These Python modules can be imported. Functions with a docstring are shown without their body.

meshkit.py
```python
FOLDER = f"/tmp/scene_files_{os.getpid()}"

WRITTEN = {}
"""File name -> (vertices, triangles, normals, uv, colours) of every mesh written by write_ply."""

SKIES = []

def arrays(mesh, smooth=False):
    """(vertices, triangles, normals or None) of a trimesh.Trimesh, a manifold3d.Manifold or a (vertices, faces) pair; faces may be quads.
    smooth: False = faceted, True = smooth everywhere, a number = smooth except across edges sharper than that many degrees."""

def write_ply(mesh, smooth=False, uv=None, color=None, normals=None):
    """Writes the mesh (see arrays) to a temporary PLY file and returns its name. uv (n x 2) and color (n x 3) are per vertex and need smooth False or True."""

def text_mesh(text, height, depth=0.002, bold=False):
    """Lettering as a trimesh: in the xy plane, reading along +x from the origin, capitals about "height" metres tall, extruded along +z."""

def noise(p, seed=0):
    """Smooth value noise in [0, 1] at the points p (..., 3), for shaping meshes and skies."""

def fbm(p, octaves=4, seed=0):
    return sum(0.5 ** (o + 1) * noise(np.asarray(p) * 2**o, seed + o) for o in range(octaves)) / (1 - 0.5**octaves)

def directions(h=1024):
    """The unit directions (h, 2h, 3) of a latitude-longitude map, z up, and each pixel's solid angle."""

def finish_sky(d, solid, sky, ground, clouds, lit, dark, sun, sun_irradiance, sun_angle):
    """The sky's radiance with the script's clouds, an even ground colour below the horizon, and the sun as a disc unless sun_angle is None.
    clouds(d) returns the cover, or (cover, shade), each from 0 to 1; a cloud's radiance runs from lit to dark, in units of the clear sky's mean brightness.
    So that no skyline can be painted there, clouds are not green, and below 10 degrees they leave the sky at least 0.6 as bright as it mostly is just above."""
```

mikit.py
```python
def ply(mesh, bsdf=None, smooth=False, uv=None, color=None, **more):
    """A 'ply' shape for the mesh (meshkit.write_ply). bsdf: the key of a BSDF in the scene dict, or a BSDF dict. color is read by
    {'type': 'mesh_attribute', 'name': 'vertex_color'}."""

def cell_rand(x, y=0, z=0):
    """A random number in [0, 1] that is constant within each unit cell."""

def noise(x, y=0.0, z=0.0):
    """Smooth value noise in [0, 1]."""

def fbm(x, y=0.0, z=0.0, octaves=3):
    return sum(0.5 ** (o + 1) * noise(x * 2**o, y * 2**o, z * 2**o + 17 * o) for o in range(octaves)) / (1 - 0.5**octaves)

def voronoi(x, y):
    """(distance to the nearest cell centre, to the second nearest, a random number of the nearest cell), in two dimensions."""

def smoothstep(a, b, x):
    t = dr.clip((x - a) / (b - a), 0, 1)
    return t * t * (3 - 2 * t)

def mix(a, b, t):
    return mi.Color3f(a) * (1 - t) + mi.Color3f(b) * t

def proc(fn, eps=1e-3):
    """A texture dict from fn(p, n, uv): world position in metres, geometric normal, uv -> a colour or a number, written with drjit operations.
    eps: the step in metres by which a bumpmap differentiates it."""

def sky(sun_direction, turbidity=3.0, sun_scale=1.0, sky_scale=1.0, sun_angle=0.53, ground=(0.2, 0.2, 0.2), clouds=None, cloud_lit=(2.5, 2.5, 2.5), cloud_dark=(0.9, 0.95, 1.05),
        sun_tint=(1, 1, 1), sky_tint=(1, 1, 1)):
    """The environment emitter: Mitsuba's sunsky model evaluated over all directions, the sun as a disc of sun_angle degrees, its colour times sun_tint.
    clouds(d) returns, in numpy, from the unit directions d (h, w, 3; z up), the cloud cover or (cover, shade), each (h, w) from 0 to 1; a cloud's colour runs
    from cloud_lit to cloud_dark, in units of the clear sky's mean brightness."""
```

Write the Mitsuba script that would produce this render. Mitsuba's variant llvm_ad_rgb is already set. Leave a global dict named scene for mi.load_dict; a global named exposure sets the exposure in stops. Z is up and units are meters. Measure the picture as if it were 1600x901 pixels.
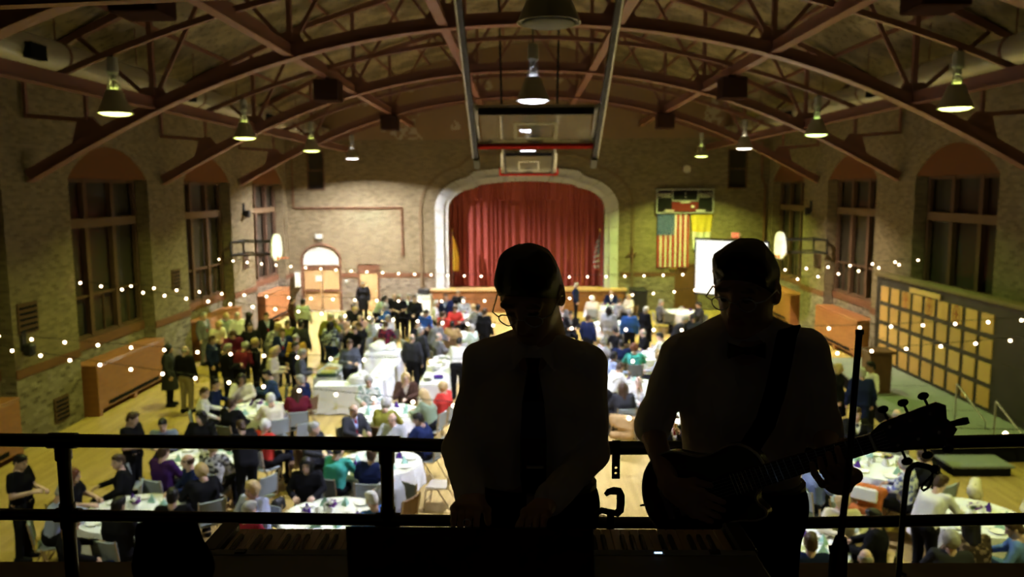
import math, random
import numpy as np, trimesh, manifold3d as m3, shapely.geometry as sg
from shapely.ops import unary_union
import drjit as dr, mitsuba as mi, mikit, meshkit
from mikit import noise, fbm, cell_rand, smoothstep, mix
random.seed(7); np.random.seed(7)
T = mi.ScalarTransform4f
PI = math.pi
scene, labels = {}, {}
exposure = 0.0

# ------------------------------------------------------------------ camera
_p, _y, _r = .1212, -.0134, -.0048
_cy, _sy, _cp, _sp, _cr, _sr = math.cos(_y), math.sin(_y), math.cos(_p), math.sin(_p), math.cos(_r), math.sin(_r)
_f = np.array([_sy*_cp, _cy*_cp, -_sp]); _r0 = np.array([_cy, -_sy, 0]); _u0 = np.array([_sy*_sp, _cy*_sp, _cp])
_U = _u0*_cr - _r0*_sr
EYE = np.array([-.20, 0, 5.8])
scene['camera'] = {'type': 'thinlens', 'fov': math.degrees(2*math.atan(800/1250)), 'fov_axis': 'x', 'aperture_radius': .0046,
                   'focus_distance': 2.45, 'near_clip': .05, 'far_clip': 200.0,
                   'to_world': T().look_at(origin=EYE.tolist(), target=(EYE+_f).tolist(), up=_U.tolist())}

# ------------------------------------------------------------------ lamps of the hall (intensity of each pendant)
WARM, WHITE, OLIVE, GREEN = (1, .84, .60), (.90, .95, 1.20), (.88, 1, .20), (.66, 1, .22)
LAMPS = [  # x, y, z of the rim, colour, intensity
    (-7.65, 14.85, 7.24, OLIVE, 48), (7.63, 14.85, 7.24, OLIVE, 62), (0, 14.85, 7.42, WHITE, 330),
    (-7.65, 21.74, 7.24, OLIVE, 104), (7.63, 21.74, 7.24, GREEN, 74), (0, 21.74, 7.40, WHITE, 300),
    (-7.65, 28.60, 7.24, OLIVE, 118), (7.60, 28.60, 7.24, WARM, 330), (0, 28.60, 7.20, WHITE, 235),
    (-7.65, 35.40, 7.24, (1, .97, 1), 920), (7.60, 35.40, 7.26, (.80, 1, .20), 310), (0, 35.40, 7.36, WARM, 60),
    (-7.65, 7.95, 7.24, (.95, 1, .6), 44), (7.63, 7.95, 7.24, (.95, 1, .3), 84), (.06, 7.95, 7.40, WHITE, 0)]

# ------------------------------------------------------------------ materials
def rgb(*c): return {'type': 'rgb', 'value': list(c)}
def diff(name, c):
    scene['m_'+name] = {'type': 'twosided', 'b': {'type': 'diffuse', 'reflectance': c if isinstance(c, dict) else rgb(*c)}}
    return 'm_'+name
def prin(name, c, rough=.5, metal=0.0, spec=.5, **k):
    scene['m_'+name] = {'type': 'twosided', 'b': {'type': 'principled', 'base_color': c if isinstance(c, dict) else rgb(*c), 'roughness': rough, 'metallic': metal, 'specular': spec, **k}}
    return 'm_'+name

def _brick(p, n, uv):
    u = dr.select(dr.abs(n.x) > .5, p.y, p.x); v = p.z
    row = dr.floor(v/.072); uu = u/.215 + .5*(row - 2*dr.floor(row/2)); col = dr.floor(uu)
    fu, fv = uu-col, v/.072-row
    mort = dr.select((fu < .05) | (fv < .14), 1.0, 0.0)
    r = cell_rand(col, row, 3); r2 = cell_rand(col, row, 8)
    up = mix((.115, .091, .052), (.18, .145, .087), r)
    low = mix((.145, .12, .085), (.22, .19, .145), r2*r2)
    low = dr.select(r > .88, mi.Color3f(.095, .078, .056), low)
    c = dr.select(v > 1.7, up, low)
    c = c*(.86+.28*fbm(u*.7, v*.7, 2.0))
    return dr.select(mort > .5, c*1.13, c)
brick = diff('brick', mikit.proc(_brick))
def _floor(p, n, uv):
    bx = dr.floor(p.x/.083); by = dr.floor(p.y/1.1 + cell_rand(bx, 5)*7)
    r = cell_rand(bx, by, 1)
    g = noise(p.x*60, p.y*2.2, 1.0)
    c = mix((.34, .228, .068), (.43, .305, .105), r*.7+g*.3)
    gap = (p.x/.083-bx) < .04
    c = dr.select(gap, c*.75, c)
    ln = (dr.abs(dr.abs(p.x)-7.0) < .025) | (dr.abs(p.y-10.6) < .025) | (dr.abs(dr.sqrt(p.x*p.x+(p.y-22)*(p.y-22))-1.8) < .025)
    return dr.select(ln, mi.Color3f(.10, .09, .06), c)
floor_m = prin('floor', mikit.proc(_floor), .36, 0.0, .45)
def _roof(p, n, uv):
    q = fbm(p.x*1.3, p.y*1.3, 3.0, octaves=4); s = noise(p.x*11, p.y*11, 1.0)
    c = mix((.11, .09, .052), (.24, .20, .125), smoothstep(.3, .75, q))
    c = dr.select(s > .74, c*.62, c)
    return c
roof_m = diff('roof', mikit.proc(_roof))
def _plaster(p, n, uv):
    q = fbm(p.x*.9, p.z*.9, 4.0, octaves=4)
    c = mix((.19, .125, .072), (.22, .145, .088), q)
    return dr.select((q > .66) & (noise(p.x*7, p.z*7, 2.0) > .45), mi.Color3f(.34, .31, .27), c)
plaster = diff('plaster', mikit.proc(_plaster))
steel = prin('steel', (.14, .058, .045), .4, 0, .5)
brown_trim = diff('brown_trim', (.13, .062, .035))
lunette_m = diff('lunette', (.12, .05, .022))
win_frame = diff('win_frame', (.085, .050, .032))
blind_m = diff('blind', (.035, .03, .022))
glass = 'm_glass'; scene[glass] = {'type': 'thindielectric', 'int_ior': 1.5}
dull_pane = 'm_dull_pane'; scene[dull_pane] = {'type': 'thindielectric', 'int_ior': 1.07}
def _wood(p, n, uv):
    g = fbm(p.x*2.5+p.y*2.5, p.y*2.5, p.z*14.0)
    return mix((.20, .075, .028), (.28, .115, .042), g)
orange_wood = prin('orange_wood', mikit.proc(_wood), .42, 0, .4)
def _dark_wood(p, n, uv):
    g = fbm((p.x+p.y)*14.0, p.y*3, p.z*3.0)
    return mix((.075, .033, .018), (.13, .058, .03), g)
dark_wood = prin('dark_wood', mikit.proc(_dark_wood), .4, 0, .4)
stone = diff('stone', mikit.proc(lambda p, n, uv: mix((.46, .48, .51), (.58, .59, .60), fbm(p.x*3, p.z*3, 1.0))))
oak = prin('oak', mikit.proc(lambda p, n, uv: mix((.55, .33, .13), (.65, .42, .19), fbm(p.x*22.0, p.y*3, p.z*1.6))), .45)
black = prin('black', (.012, .012, .013), .45, 0, .35)
box_brown = diff('box_brown', (.035, .018, .014))
black_matt = diff('black_matt', (.012, .012, .012))
metal_dark = prin('metal_dark', (.05, .05, .05), .35, .6)
chrome = prin('chrome', (.75, .75, .74), .16, 1.0)
alu = prin('alu', (.55, .55, .53), .35, 1.0)
duct_m = prin('duct', (.50, .49, .44), .45, .35)
white_m = diff('white', (.82, .82, .80))
cloth_m = diff('cloth', (.80, .81, .86))
grey_m = diff('grey', (.30, .31, .32))
red_pad = diff('red_pad', (.50, .035, .03))
shade_m = prin('shade', (.33, .33, .27), .4, .3)

# ------------------------------------------------------------------ helpers
_used = {}
def numbered(name):
    k = _used.get(name, -1) + 1; _used[name] = k
    return name if k == 0 else f'{name}_{k:03d}'
def thing(name, label, cat, group=None, kind=None):
    k = numbered(name); labels[k] = {'label': label, 'category': cat}
    if group: labels[k]['group'] = group
    if kind: labels[k]['kind'] = kind
    return k
def put(key, mesh, mat, tw=None, smooth=False, **more):
    key = numbered(key)
    d = dict(mesh) if isinstance(mesh, dict) else mikit.ply(mesh, None, smooth)
    if mat: d['bsdf'] = {'type': 'ref', 'id': mat}
    if tw is not None: d['to_world'] = tw
    d.update(more); scene[key] = d
    return key
def part(parent, name, mesh, mat, tw=None, smooth=False, label=None, **more):
    k = put(parent+'__'+name, mesh, mat, tw, smooth, **more)
    if label: labels[k] = {'label': label}
    return k
def single(name, label, cat, mesh, mat, tw=None, smooth=False, group=None, **more):
    k = thing(name, label, cat, group); d = dict(mesh) if isinstance(mesh, dict) else mikit.ply(mesh, None, smooth)
    if mat: d['bsdf'] = {'type': 'ref', 'id': mat}
    if tw is not None: d['to_world'] = tw
    d.update(more); scene[k] = d
    return k
def struct(name, mesh, mat, parent=None, label=None, smooth=False):
    if parent: return part(parent, name, mesh, mat, None, smooth, label)
    k = put(name, mesh, mat, None, smooth); labels[k] = {'kind': 'structure'}
    if label: labels[k]['label'] = label
    return k
def box(x0, x1, y0, y1, z0, z1, bev=0.0):
    if bev > 0:
        b = min(bev, .45*min(x1-x0, y1-y0, z1-z0))
        pts = []
        for sx in (0, 1):
            for sy in (0, 1):
                for sz in (0, 1):
                    X, Y, Z = (x0, x1)[sx], (y0, y1)[sy], (z0, z1)[sz]
                    ix, iy, iz = X+(b, -b)[sx], Y+(b, -b)[sy], Z+(b, -b)[sz]
                    pts += [(X, iy, iz), (ix, Y, iz), (ix, iy, Z)]
        return trimesh.convex.convex_hull(np.array(pts))
    m = trimesh.creation.box((x1-x0, y1-y0, z1-z0)); m.apply_translation(((x0+x1)/2, (y0+y1)/2, (z0+z1)/2)); return m
def cat(*ms):
    L = []
    for m in ms: L += list(m) if isinstance(m, (list, tuple)) else [m]
    return trimesh.util.concatenate(L)
def tube(pts, r, sides=8, closed=False):
    p = np.asarray(pts, float); n = len(p)
    if closed: t = np.roll(p, -1, 0)-np.roll(p, 1, 0)
    else: t = np.gradient(p, axis=0)
    t /= np.linalg.norm(t, axis=1, keepdims=True)+1e-12
    a = np.cross(t[0], [0, 0, 1.0] if abs(t[0][2]) < .9 else [1.0, 0, 0]); a /= np.linalg.norm(a)
    A = []
    for i in range(n):
        a = a-t[i]*(a@t[i]); a /= np.linalg.norm(a)+1e-12; A.append(a)
    A = np.array(A); B = np.cross(t, A); ang = np.arange(sides)*2*PI/sides + PI/sides
    rr = np.broadcast_to(r, (n,))[:, None, None]
    v = (p[:, None]+rr*(np.cos(ang)[None, :, None]*A[:, None]+np.sin(ang)[None, :, None]*B[:, None])).reshape(-1, 3)
    F = []
    for i in range(n if closed else n-1):
        j = (i+1) % n
        for k in range(sides):
            l = (k+1) % sides
            F += [(i*sides+k, i*sides+l, j*sides+l), (i*sides+k, j*sides+l, j*sides+k)]
    if not closed:
        v = np.vstack([v, p[0], p[-1]]); c0, c1 = n*sides, n*sides+1
        for k in range(sides):
            l = (k+1) % sides
            F += [(c0, l, k), (c1, (n-1)*sides+k, (n-1)*sides+l)]
    m = trimesh.Trimesh(v, F, process=False); return m
def beam(p, q, w, h, up=(0, 0, 1)):
    p, q = np.array(p, float), np.array(q, float); d = q-p; L = np.linalg.norm(d); d /= L
    up = np.array(up, float)
    if abs(d@up) > .95: up = np.array([0, 1.0, 0])
    s = np.cross(d, up); s /= np.linalg.norm(s); u = np.cross(s, d)
    m = trimesh.creation.box((w, L, h)); M = np.eye(4); M[:3, 0] = s; M[:3, 1] = d; M[:3, 2] = u; M[:3, 3] = (p+q)/2
    m.apply_transform(M); return m
def prism(poly, plane, t0, t1):
    """polygon extruded: plane 'xz' (along y), 'yz' (along x), 'xy' (along z)"""
    poly = poly if hasattr(poly, 'exterior') else sg.Polygon(poly)
    m = trimesh.creation.extrude_polygon(poly, t1-t0, engine='earcut'); v = m.vertices.copy(); f = m.faces
    if plane == 'xz': v = np.c_[v[:, 0], t0+v[:, 2], v[:, 1]]; f = f[:, ::-1]
    elif plane == 'yz': v = np.c_[t0+v[:, 2], v[:, 0], v[:, 1]]
    else: v = np.c_[v[:, :2], t0+v[:, 2]]
    return trimesh.Trimesh(v, f, process=False)
def lathe(prof, n=20):
    return trimesh.creation.revolve(np.asarray(prof, float), sections=n)
def disc(r, n=24):
    a = np.arange(n)*2*PI/n; return trimesh.Trimesh(np.vstack([np.c_[np.cos(a)*r, np.sin(a)*r, a*0], [[0, 0, 0]]]), [(n, i, (i+1) % n) for i in range(n)], process=False)
def at(x, y, z=0, rot=0, s=1.0): return T().translate([float(x), float(y), float(z)]).rotate([0, 0, 1], float(rot)).scale(s)
def arcpts(cx, cz, rx, rz, a0, a1, n=16):
    return [(cx+rx*math.cos(math.radians(a)), cz+rz*math.sin(math.radians(a))) for a in np.linspace(a0, a1, n)]
# ================================================================== the hall
W, L, BAY = 11.57, 38.7, 6.88
struct('floor', box(-12.4, 12.4, 2.9, 39.2, -.2, 0), floor_m)
NICHES = [(y0, y0+4.27) for y0 in (13.17, 20.05, 26.93, 33.81)]
SPRING, CROWN = 6.18, 7.05
def head_arc(y0, y1, n=15):
    w = (y1-y0)/2; h = CROWN-SPRING; R = (w*w+h*h)/(2*h); a = math.degrees(math.asin(w/R))
    return [((y0+y1)/2+R*math.sin(math.radians(b)), CROWN-R+R*math.cos(math.radians(b))) for b in np.linspace(a, -a, n)]
def niche_poly(y0, y1): return sg.Polygon([(y0, -.1), (y1, -.1)]+head_arc(y0, y1))
wall_poly = sg.Polygon([(4, 0), (L+.4, 0), (L+.4, 8.6), (4, 8.6)])
for n_ in NICHES: wall_poly = wall_poly.difference(niche_poly(*n_))
for s, side in ((-1, 'left'), (1, 'right')):
    x0, x1 = (-W-.36, -W) if s < 0 else (W, W+.36)
    struct('wall_'+side, prism(wall_poly, 'yz', x0, x1), brick, label=f'buff brick wall on the {side} with arched window bays')
    back = sg.Polygon([(4, 0), (L+.4, 0), (L+.4, 8.6), (4, 8.6)])
    for y0, y1 in NICHES: back = back.difference(sg.box(y0-.02, 1.86, y1+.02, 6.3))
    xb = (-W-.56, -W-.37) if s < 0 else (W+.37, W+.56)
    struct('apron', prism(back, 'yz', *xb), brick, 'wall_'+side)
    # brick-red string course on piers and under the windows
    for i, (a, b) in enumerate([(4, NICHES[0][0])]+[(NICHES[k][1], NICHES[k+1][0] if k < 3 else L) for k in range(4)]):
        struct('string_course', box(*sorted((s*(W-.03), s*(W+.02))), a, b, 1.64, 1.84), brown_trim, 'wall_'+side, 'reddish brown string course')
    for a, b in NICHES:
        struct('sill_course', box(*sorted((s*(W+.33), s*(W+.40))), a+.01, b-.01, 1.64, 1.88), brown_trim, 'wall_'+side, 'reddish brown sill course')
    for wi, (a, b) in enumerate(NICHES):
        wn = f'window_{wi*2+(1 if s<0 else 2)}'
        X = s*(W+.40); dx = lambda p, q: sorted((X+s*p, X+s*q))
        labels[wn] = {'kind': 'structure', 'label': f'tall dark three-light window, number {wi+1} along the {side} wall'}
        z0, z1, zt0, zt1 = 1.88, 6.2, 4.87, 5.12
        w3 = (b-a)/3
        fr = [box(*dx(0, .12), a, a+.12, z0, z1), box(*dx(0, .12), b-.12, b, z0, z1), box(*dx(0, .12), a, b, z1-.12, z1), box(*dx(0, .12), a, b, z0, z0+.1)]
        part(wn, 'frame', cat(fr), win_frame)
        part(wn, 'transom', box(*dx(-.03, .13), a+.1, b-.1, zt0, zt1), diff('transom', (.13, .085, .048)) if 'm_transom' not in scene else 'm_transom')
        for k in (1, 2):
            part(wn, 'mullion', box(*dx(-.02, .12), a+w3*k-.09, a+w3*k+.09, z0+.05, z1-.05), win_frame)
        for k in range(3):
            c0, c1 = a+w3*k+.1, a+w3*(k+1)-.1
            part(wn, 'pane', box(*dx(.06, .063), c0, c1, zt1, z1-.1), dull_pane)
            part(wn, 'pane', box(*dx(.06, .063), c0, c1, z0+.08, zt0), dull_pane)
            part(wn, 'meeting_rail', box(*dx(.02, .1), c0, c1, 3.0, 3.06), win_frame)
            part(wn, 'glazing_bar', box(*dx(.03, .09), (c0+c1)/2-.015, (c0+c1)/2+.015, z0+.08, 3.0), win_frame)
        part(wn, 'blind', box(*dx(.2, .22), a, b, z0, z1), blind_m)
        lun = sg.Polygon([(a+.02, SPRING), (b-.02, SPRING)]+head_arc(a+.02, b-.02))
        part(wn, 'lunette', prism(lun, 'yz', *sorted((s*(W+.02), s*(W+.34)))), lunette_m, label='orange brown arched board above the window')

# front (stage) wall
def stage_open(grow=0.0):
    w = 3.76+grow; z1 = 6.26+grow; r = 1.55+grow*.6
    pts = [(-w, 1.1), (w, 1.1), (w, 5.0)] + arcpts(w-r, 4.95+.35*0, r, 1.0+grow*.8, 0, 78, 10)
    pts += [(x, z1-.22*(x/(w-r+.32))**2*1.0) for x in np.linspace(w-r, -(w-r), 13)]
    pts += [(-x, z) for x, z in reversed(arcpts(w-r, 4.95, r, 1.0+grow*.8, 0, 78, 10))]+[(-w, 5.0)]
    return sg.Polygon(pts).buffer(0)
OPEN = stage_open()
door_arch = sg.Polygon([(-10.93, 0), (-9.09, 0), (-9.09, 2.62)]+arcpts(-10.01, 2.5, .92, .74, 9, 171, 17)+[(-10.93, 2.62)]).buffer(0)
fw = sg.Polygon([(-12.1, 0), (12.1, 0), (12.1, 8.25), (-12.1, 8.25)]).difference(OPEN).difference(sg.box(-3.77, 1.0, 3.77, 1.2)).difference(door_arch).difference(sg.box(-8.2, 0, -7.2, 2.3)).difference(sg.box(7.2, 0, 8.3, 2.26)).difference(sg.box(-10.56, 5.88, -9.7, 7.77)).difference(sg.box(9.6, 5.85, 10.55, 7.75))
struct('wall_front', prism(fw, 'xz', L, L+.4), brick, label='buff brick end wall around the stage arch')
gable = sg.Polygon([(-12.1, 8.25), (12.1, 8.25), (11.6, 8.9), (8.5, 10.4), (5.4, 11.6), (2, 12.5), (0, 12.8), (-2, 12.5), (-5.4, 11.6), (-8.5, 10.4), (-11.6, 8.9)])
struct('gable', prism(gable, 'xz', L+.02, L+.4), plaster, 'wall_front', 'brown painted gable with peeling patches')
for a, b in ((-11.57, -10.95), (-9.07, -8.22), (-7.18, -4.55), (4.55, 7.18), (8.32, 11.57)):
    struct('string_course', box(a, b, L-.03, L+.02, 1.66, 1.86), brown_trim, 'wall_front', 'reddish brown string course')
ring = stage_open(.66).difference(sg.box(-9, 0, 9, 1.1)).difference(OPEN)
struct('arch_hood', prism(stage_open(1.42).difference(stage_open(1.28)), 'xz', L-.05, L+.02), diff('hood', (.13, .092, .05)), 'wall_front', 'projecting brick hood over the stage arch')
# stone surround of the stage as separate blocks
ca = np.array([0, 3.4])
def wedge(a0, a1):
    r_ = 12; return sg.Polygon([tuple(ca)]+[(ca[0]+r_*math.cos(math.radians(a)), ca[1]+r_*math.sin(math.radians(a))) for a in np.linspace(a0, a1, 4)])
for k in range(24):
    a0, a1 = -32+k*244/24, -32+(k+1)*244/24
    g = ring.intersection(wedge(a0+.15, a1-.15))
    if g.is_empty: continue
    g = max(getattr(g, 'geoms', [g]), key=lambda q: q.area)
    struct('stone_block', prism(g, 'xz', L-.10, L+.3), stone, 'wall_front')
rb = stage_open(.30).difference(stage_open(.22)).difference(sg.box(-9, 0, 9, 1.1))
struct('arch_moulding', prism(rb, 'xz', L-.16, L-.09), stone, 'wall_front')
# stage front, floor and backing
k = 'stage'; labels[k] = {'kind': 'structure', 'label': 'raised stage with orange brown panelled front below the red curtain'}
part(k, 'front', box(-4.73, 4.73, L-.55, L-.01, 0, 1.02), orange_wood)
part(k, 'edge', box(-4.82, 4.82, L-.62, L+.4, 1.02, 1.12), oak, label='pale wooden stage edge')
part(k, 'boards', box(-5.2, 5.2, L+.4, L+4, .9, 1.1), oak)
part(k, 'backdrop', box(-5.2, 5.2, L+3.9, L+4, 1.1, 8), black_matt)
for x in np.linspace(-4.73, 4.73, 9)[:-1]:
    part(k, 'panel', box(x+.1, x+1.08, L-.575, L-.55, .12, .92), orange_wood)
# curtain
def curtain(x0, x1, z0, z1, y, fold, amp, top=None):
    xs = np.linspace(x0, x1, int((x1-x0)/fold*8)); rows = np.linspace(0, 1, 8)
    ph = np.cumsum(1+.35*np.sin(xs*3.1)+.25*np.sin(xs*7.7+1))*2*PI/8
    V, F = [], []
    for t in rows:
        for x, q in zip(xs, ph):
            V.append((x, y+amp*math.sin(q)*(.75+.25*t)+.02*math.sin(x*2+t*3), z1+(z0-z1)*t))
    n = len(xs)
    for i in range(len(rows)-1):
        for j in range(n-1): F.append((i*n+j, i*n+j+1, (i+1)*n+j+1, (i+1)*n+j))
    return meshkit.arrays((np.array(V), np.array(F)))[:2]
def _velvet(p, n, uv): return mix((.23, .046, .035), (.30, .064, .050), noise(p.x*3, p.z*.6, 1.0))
velvet = prin('velvet', mikit.proc(_velvet), .8, 0, .2, sheen=.6)
k = thing('stage_curtain', 'dark red pleated velvet stage curtain filling the stone arch', 'curtain')
part(k, 'drape', curtain(-3.95, 3.95, 1.13, 6.3, L+.62, .30, .075), velvet, smooth=True)
part(k, 'valance', curtain(-3.95, 3.95, 5.36, 6.6, L+.44, .24, .05), velvet, smooth=True, label='short red valance across the top')
# ceiling: boarded roof between the purlins
RP = [(-11.93, 8.5), (-8.5, 10.35), (-5.4, 11.55), (-2, 12.45), (0, 12.75), (2, 12.45), (5.4, 11.55), (8.5, 10.35), (11.93, 8.5)]
rp = sg.Polygon(RP+[(x, z+.15) for x, z in reversed(RP)])
struct('ceiling', prism(rp, 'xz', 3.2, L+.4), roof_m, label='mottled roof lining')
for i in range(len(RP)-1):
    (xa, za), (xb, zb) = RP[i], RP[i+1]
    for k_ in range(1 if abs(xb-xa) < 2.5 else 2):
        t = (k_+.5)/(1 if abs(xb-xa) < 2.5 else 2); x, z = xa+(xb-xa)*t, za+(zb-za)*t
        struct('batten', beam((x, 8, z-.05), (x, L, z-.05), .08, .10), steel, 'ceiling')
# ------------------------------------------------------------------ trusses
BOT = [(-11.5, 6.2), (-9.95, 7.03), (-8.55, 7.74), (-6.95, 8.37), (-5.4, 8.9), (-3.85, 9.28), (-1.95, 9.52), (0, 9.6)]
BOT = BOT+[(-x, z) for x, z in reversed(BOT[:-1])]
NODES = [(-8.55, 7.74), (-5.4, 8.9), (-1.95, 9.52), (1.95, 9.52), (5.4, 8.9), (8.55, 7.74)]
TOPN = [(-10.2, 9.3), (-7.0, 10.8), (-3.7, 11.85), (0, 12.55), (3.7, 11.85), (7.0, 10.8), (10.2, 9.3)]
def truss(y, label):
    k = thing('roof_truss', label, 'roof truss')
    def chord(pts, w, h): return cat([beam((x0, y, z0), (x1+(x1-x0)*.01, y, z1+(z1-z0)*.01), w, h) for (x0, z0), (x1, z1) in zip(pts, pts[1:])])
    sm = [tuple(p) for p in np.c_[np.interp(np.linspace(0, 1, 41), np.linspace(0, 1, len(BOT)), [p[0] for p in BOT]), np.interp(np.linspace(0, 1, 41), np.linspace(0, 1, len(BOT)), [p[1] for p in BOT])]]
    bx = np.array([p[0] for p in BOT]); bz = np.array([p[1] for p in BOT]); co = np.polyfit(bx, bz, 6); xs = np.linspace(-11.5, 11.5, 41)
    sm = list(zip(xs, np.polyval(co, xs)))
    part(k, 'bottom_chord', chord(sm, .20, .26), steel)
    part(k, 'chord_flange', cat([beam((x0, y, z0-.14), (x1, y, z1-.14), .32, .03) for (x0, z0), (x1, z1) in zip(sm, sm[1:])]), steel)
    part(k, 'top_chord', chord([(-11.5, 8.55)]+TOPN+[(11.5, 8.55)], .18, .16), steel)
    for (x, z) in NODES:
        part(k, 'post', beam((x, y, z), (x, y, np.interp(x, [p[0] for p in TOPN], [p[1] for p in TOPN])), .11, .11), steel)
        part(k, 'gusset', prism([(x-.42, z+.05), (x+.42, z+.05), (x+.22, z+.42), (x-.22, z+.42)], 'xz', y-.03, y+.03), steel)
        for (tx, tz) in TOPN:
            if .5 < abs(tx-x) < 2.3: part(k, 'web', beam((x, y, z+.1), (tx, y, tz), .07, .09), steel)
    for s in (-1, 1):
        part(k, 'knee_brace', cat(beam((s*11.5, y, 7.55), (s*10.2, y, 7.45), .07, .10), beam((s*10.1, y, 7.4), (s*10.1, y, 8.1), .07, .10), beam((s*11.48, y, 7.5), (s*11.48, y, 8.35), .07, .10)), steel)
        part(k, 'brace_plate', prism([(s*10.5, 6.82), (s*9.7, 7.2), (s*9.95, 7.52), (s*10.3, 7.5)], 'xz', y-.03, y+.03), steel)
for y, l in ((11.5, 'red brown steel roof truss nearest the balcony, high at the top edge'), (18.4, 'red brown steel roof truss with the largest visible arch'), (25.3, 'red brown steel roof truss, second visible arch'), (32.2, 'red brown steel roof truss, farthest arch before the stage wall')):
    truss(y, l)
for x, z, l in ((-8.55, 7.82, 'outer steel purlin along the left side below the duct'), (-5.4, 8.95, 'steel purlin carrying brown boxes on the left'), (-1.95, 9.58, 'steel purlin just left of the hanging hoop'), (1.95, 9.58, 'steel purlin just right of the hanging hoop'), (5.4, 8.95, 'steel purlin carrying brown boxes on the right'), (8.55, 7.82, 'outer steel purlin along the right side below the duct')):
    single('roof_purlin', l, 'beam', cat(beam((x, 8, z), (x, L, z), .10, .26), beam((x, 8, z-.13), (x, L, z-.13), .22, .03)), steel)
# mid-bay lamp arches
co = np.polyfit([-8.6, -7.3, -5.7, -3.6, -1.5, 0, 1.5, 3.6, 5.7, 7.3, 8.6], [7.97, 8.45, 9.0, 9.45, 9.75, 9.83, 9.75, 9.45, 9.0, 8.45, 7.97], 4)
xs = np.linspace(-8.7, 8.7, 31)
for y, l in ((7.95, 'slim steel lamp arch nearest the balcony'), (14.85, 'slim steel lamp arch, first behind the hanging hoop'), (21.74, 'slim steel lamp arch, second toward the stage'), (28.6, 'slim steel lamp arch, third toward the stage'), (35.4, 'slim steel lamp arch closest to the stage wall')):
    P = list(zip(xs, np.polyval(co, xs)))
    single('lamp_arch', l, 'beam', cat([beam((a, y, b), (c, y, d), .09, .11) for (a, b), (c, d) in zip(P, P[1:])]), steel)
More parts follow.
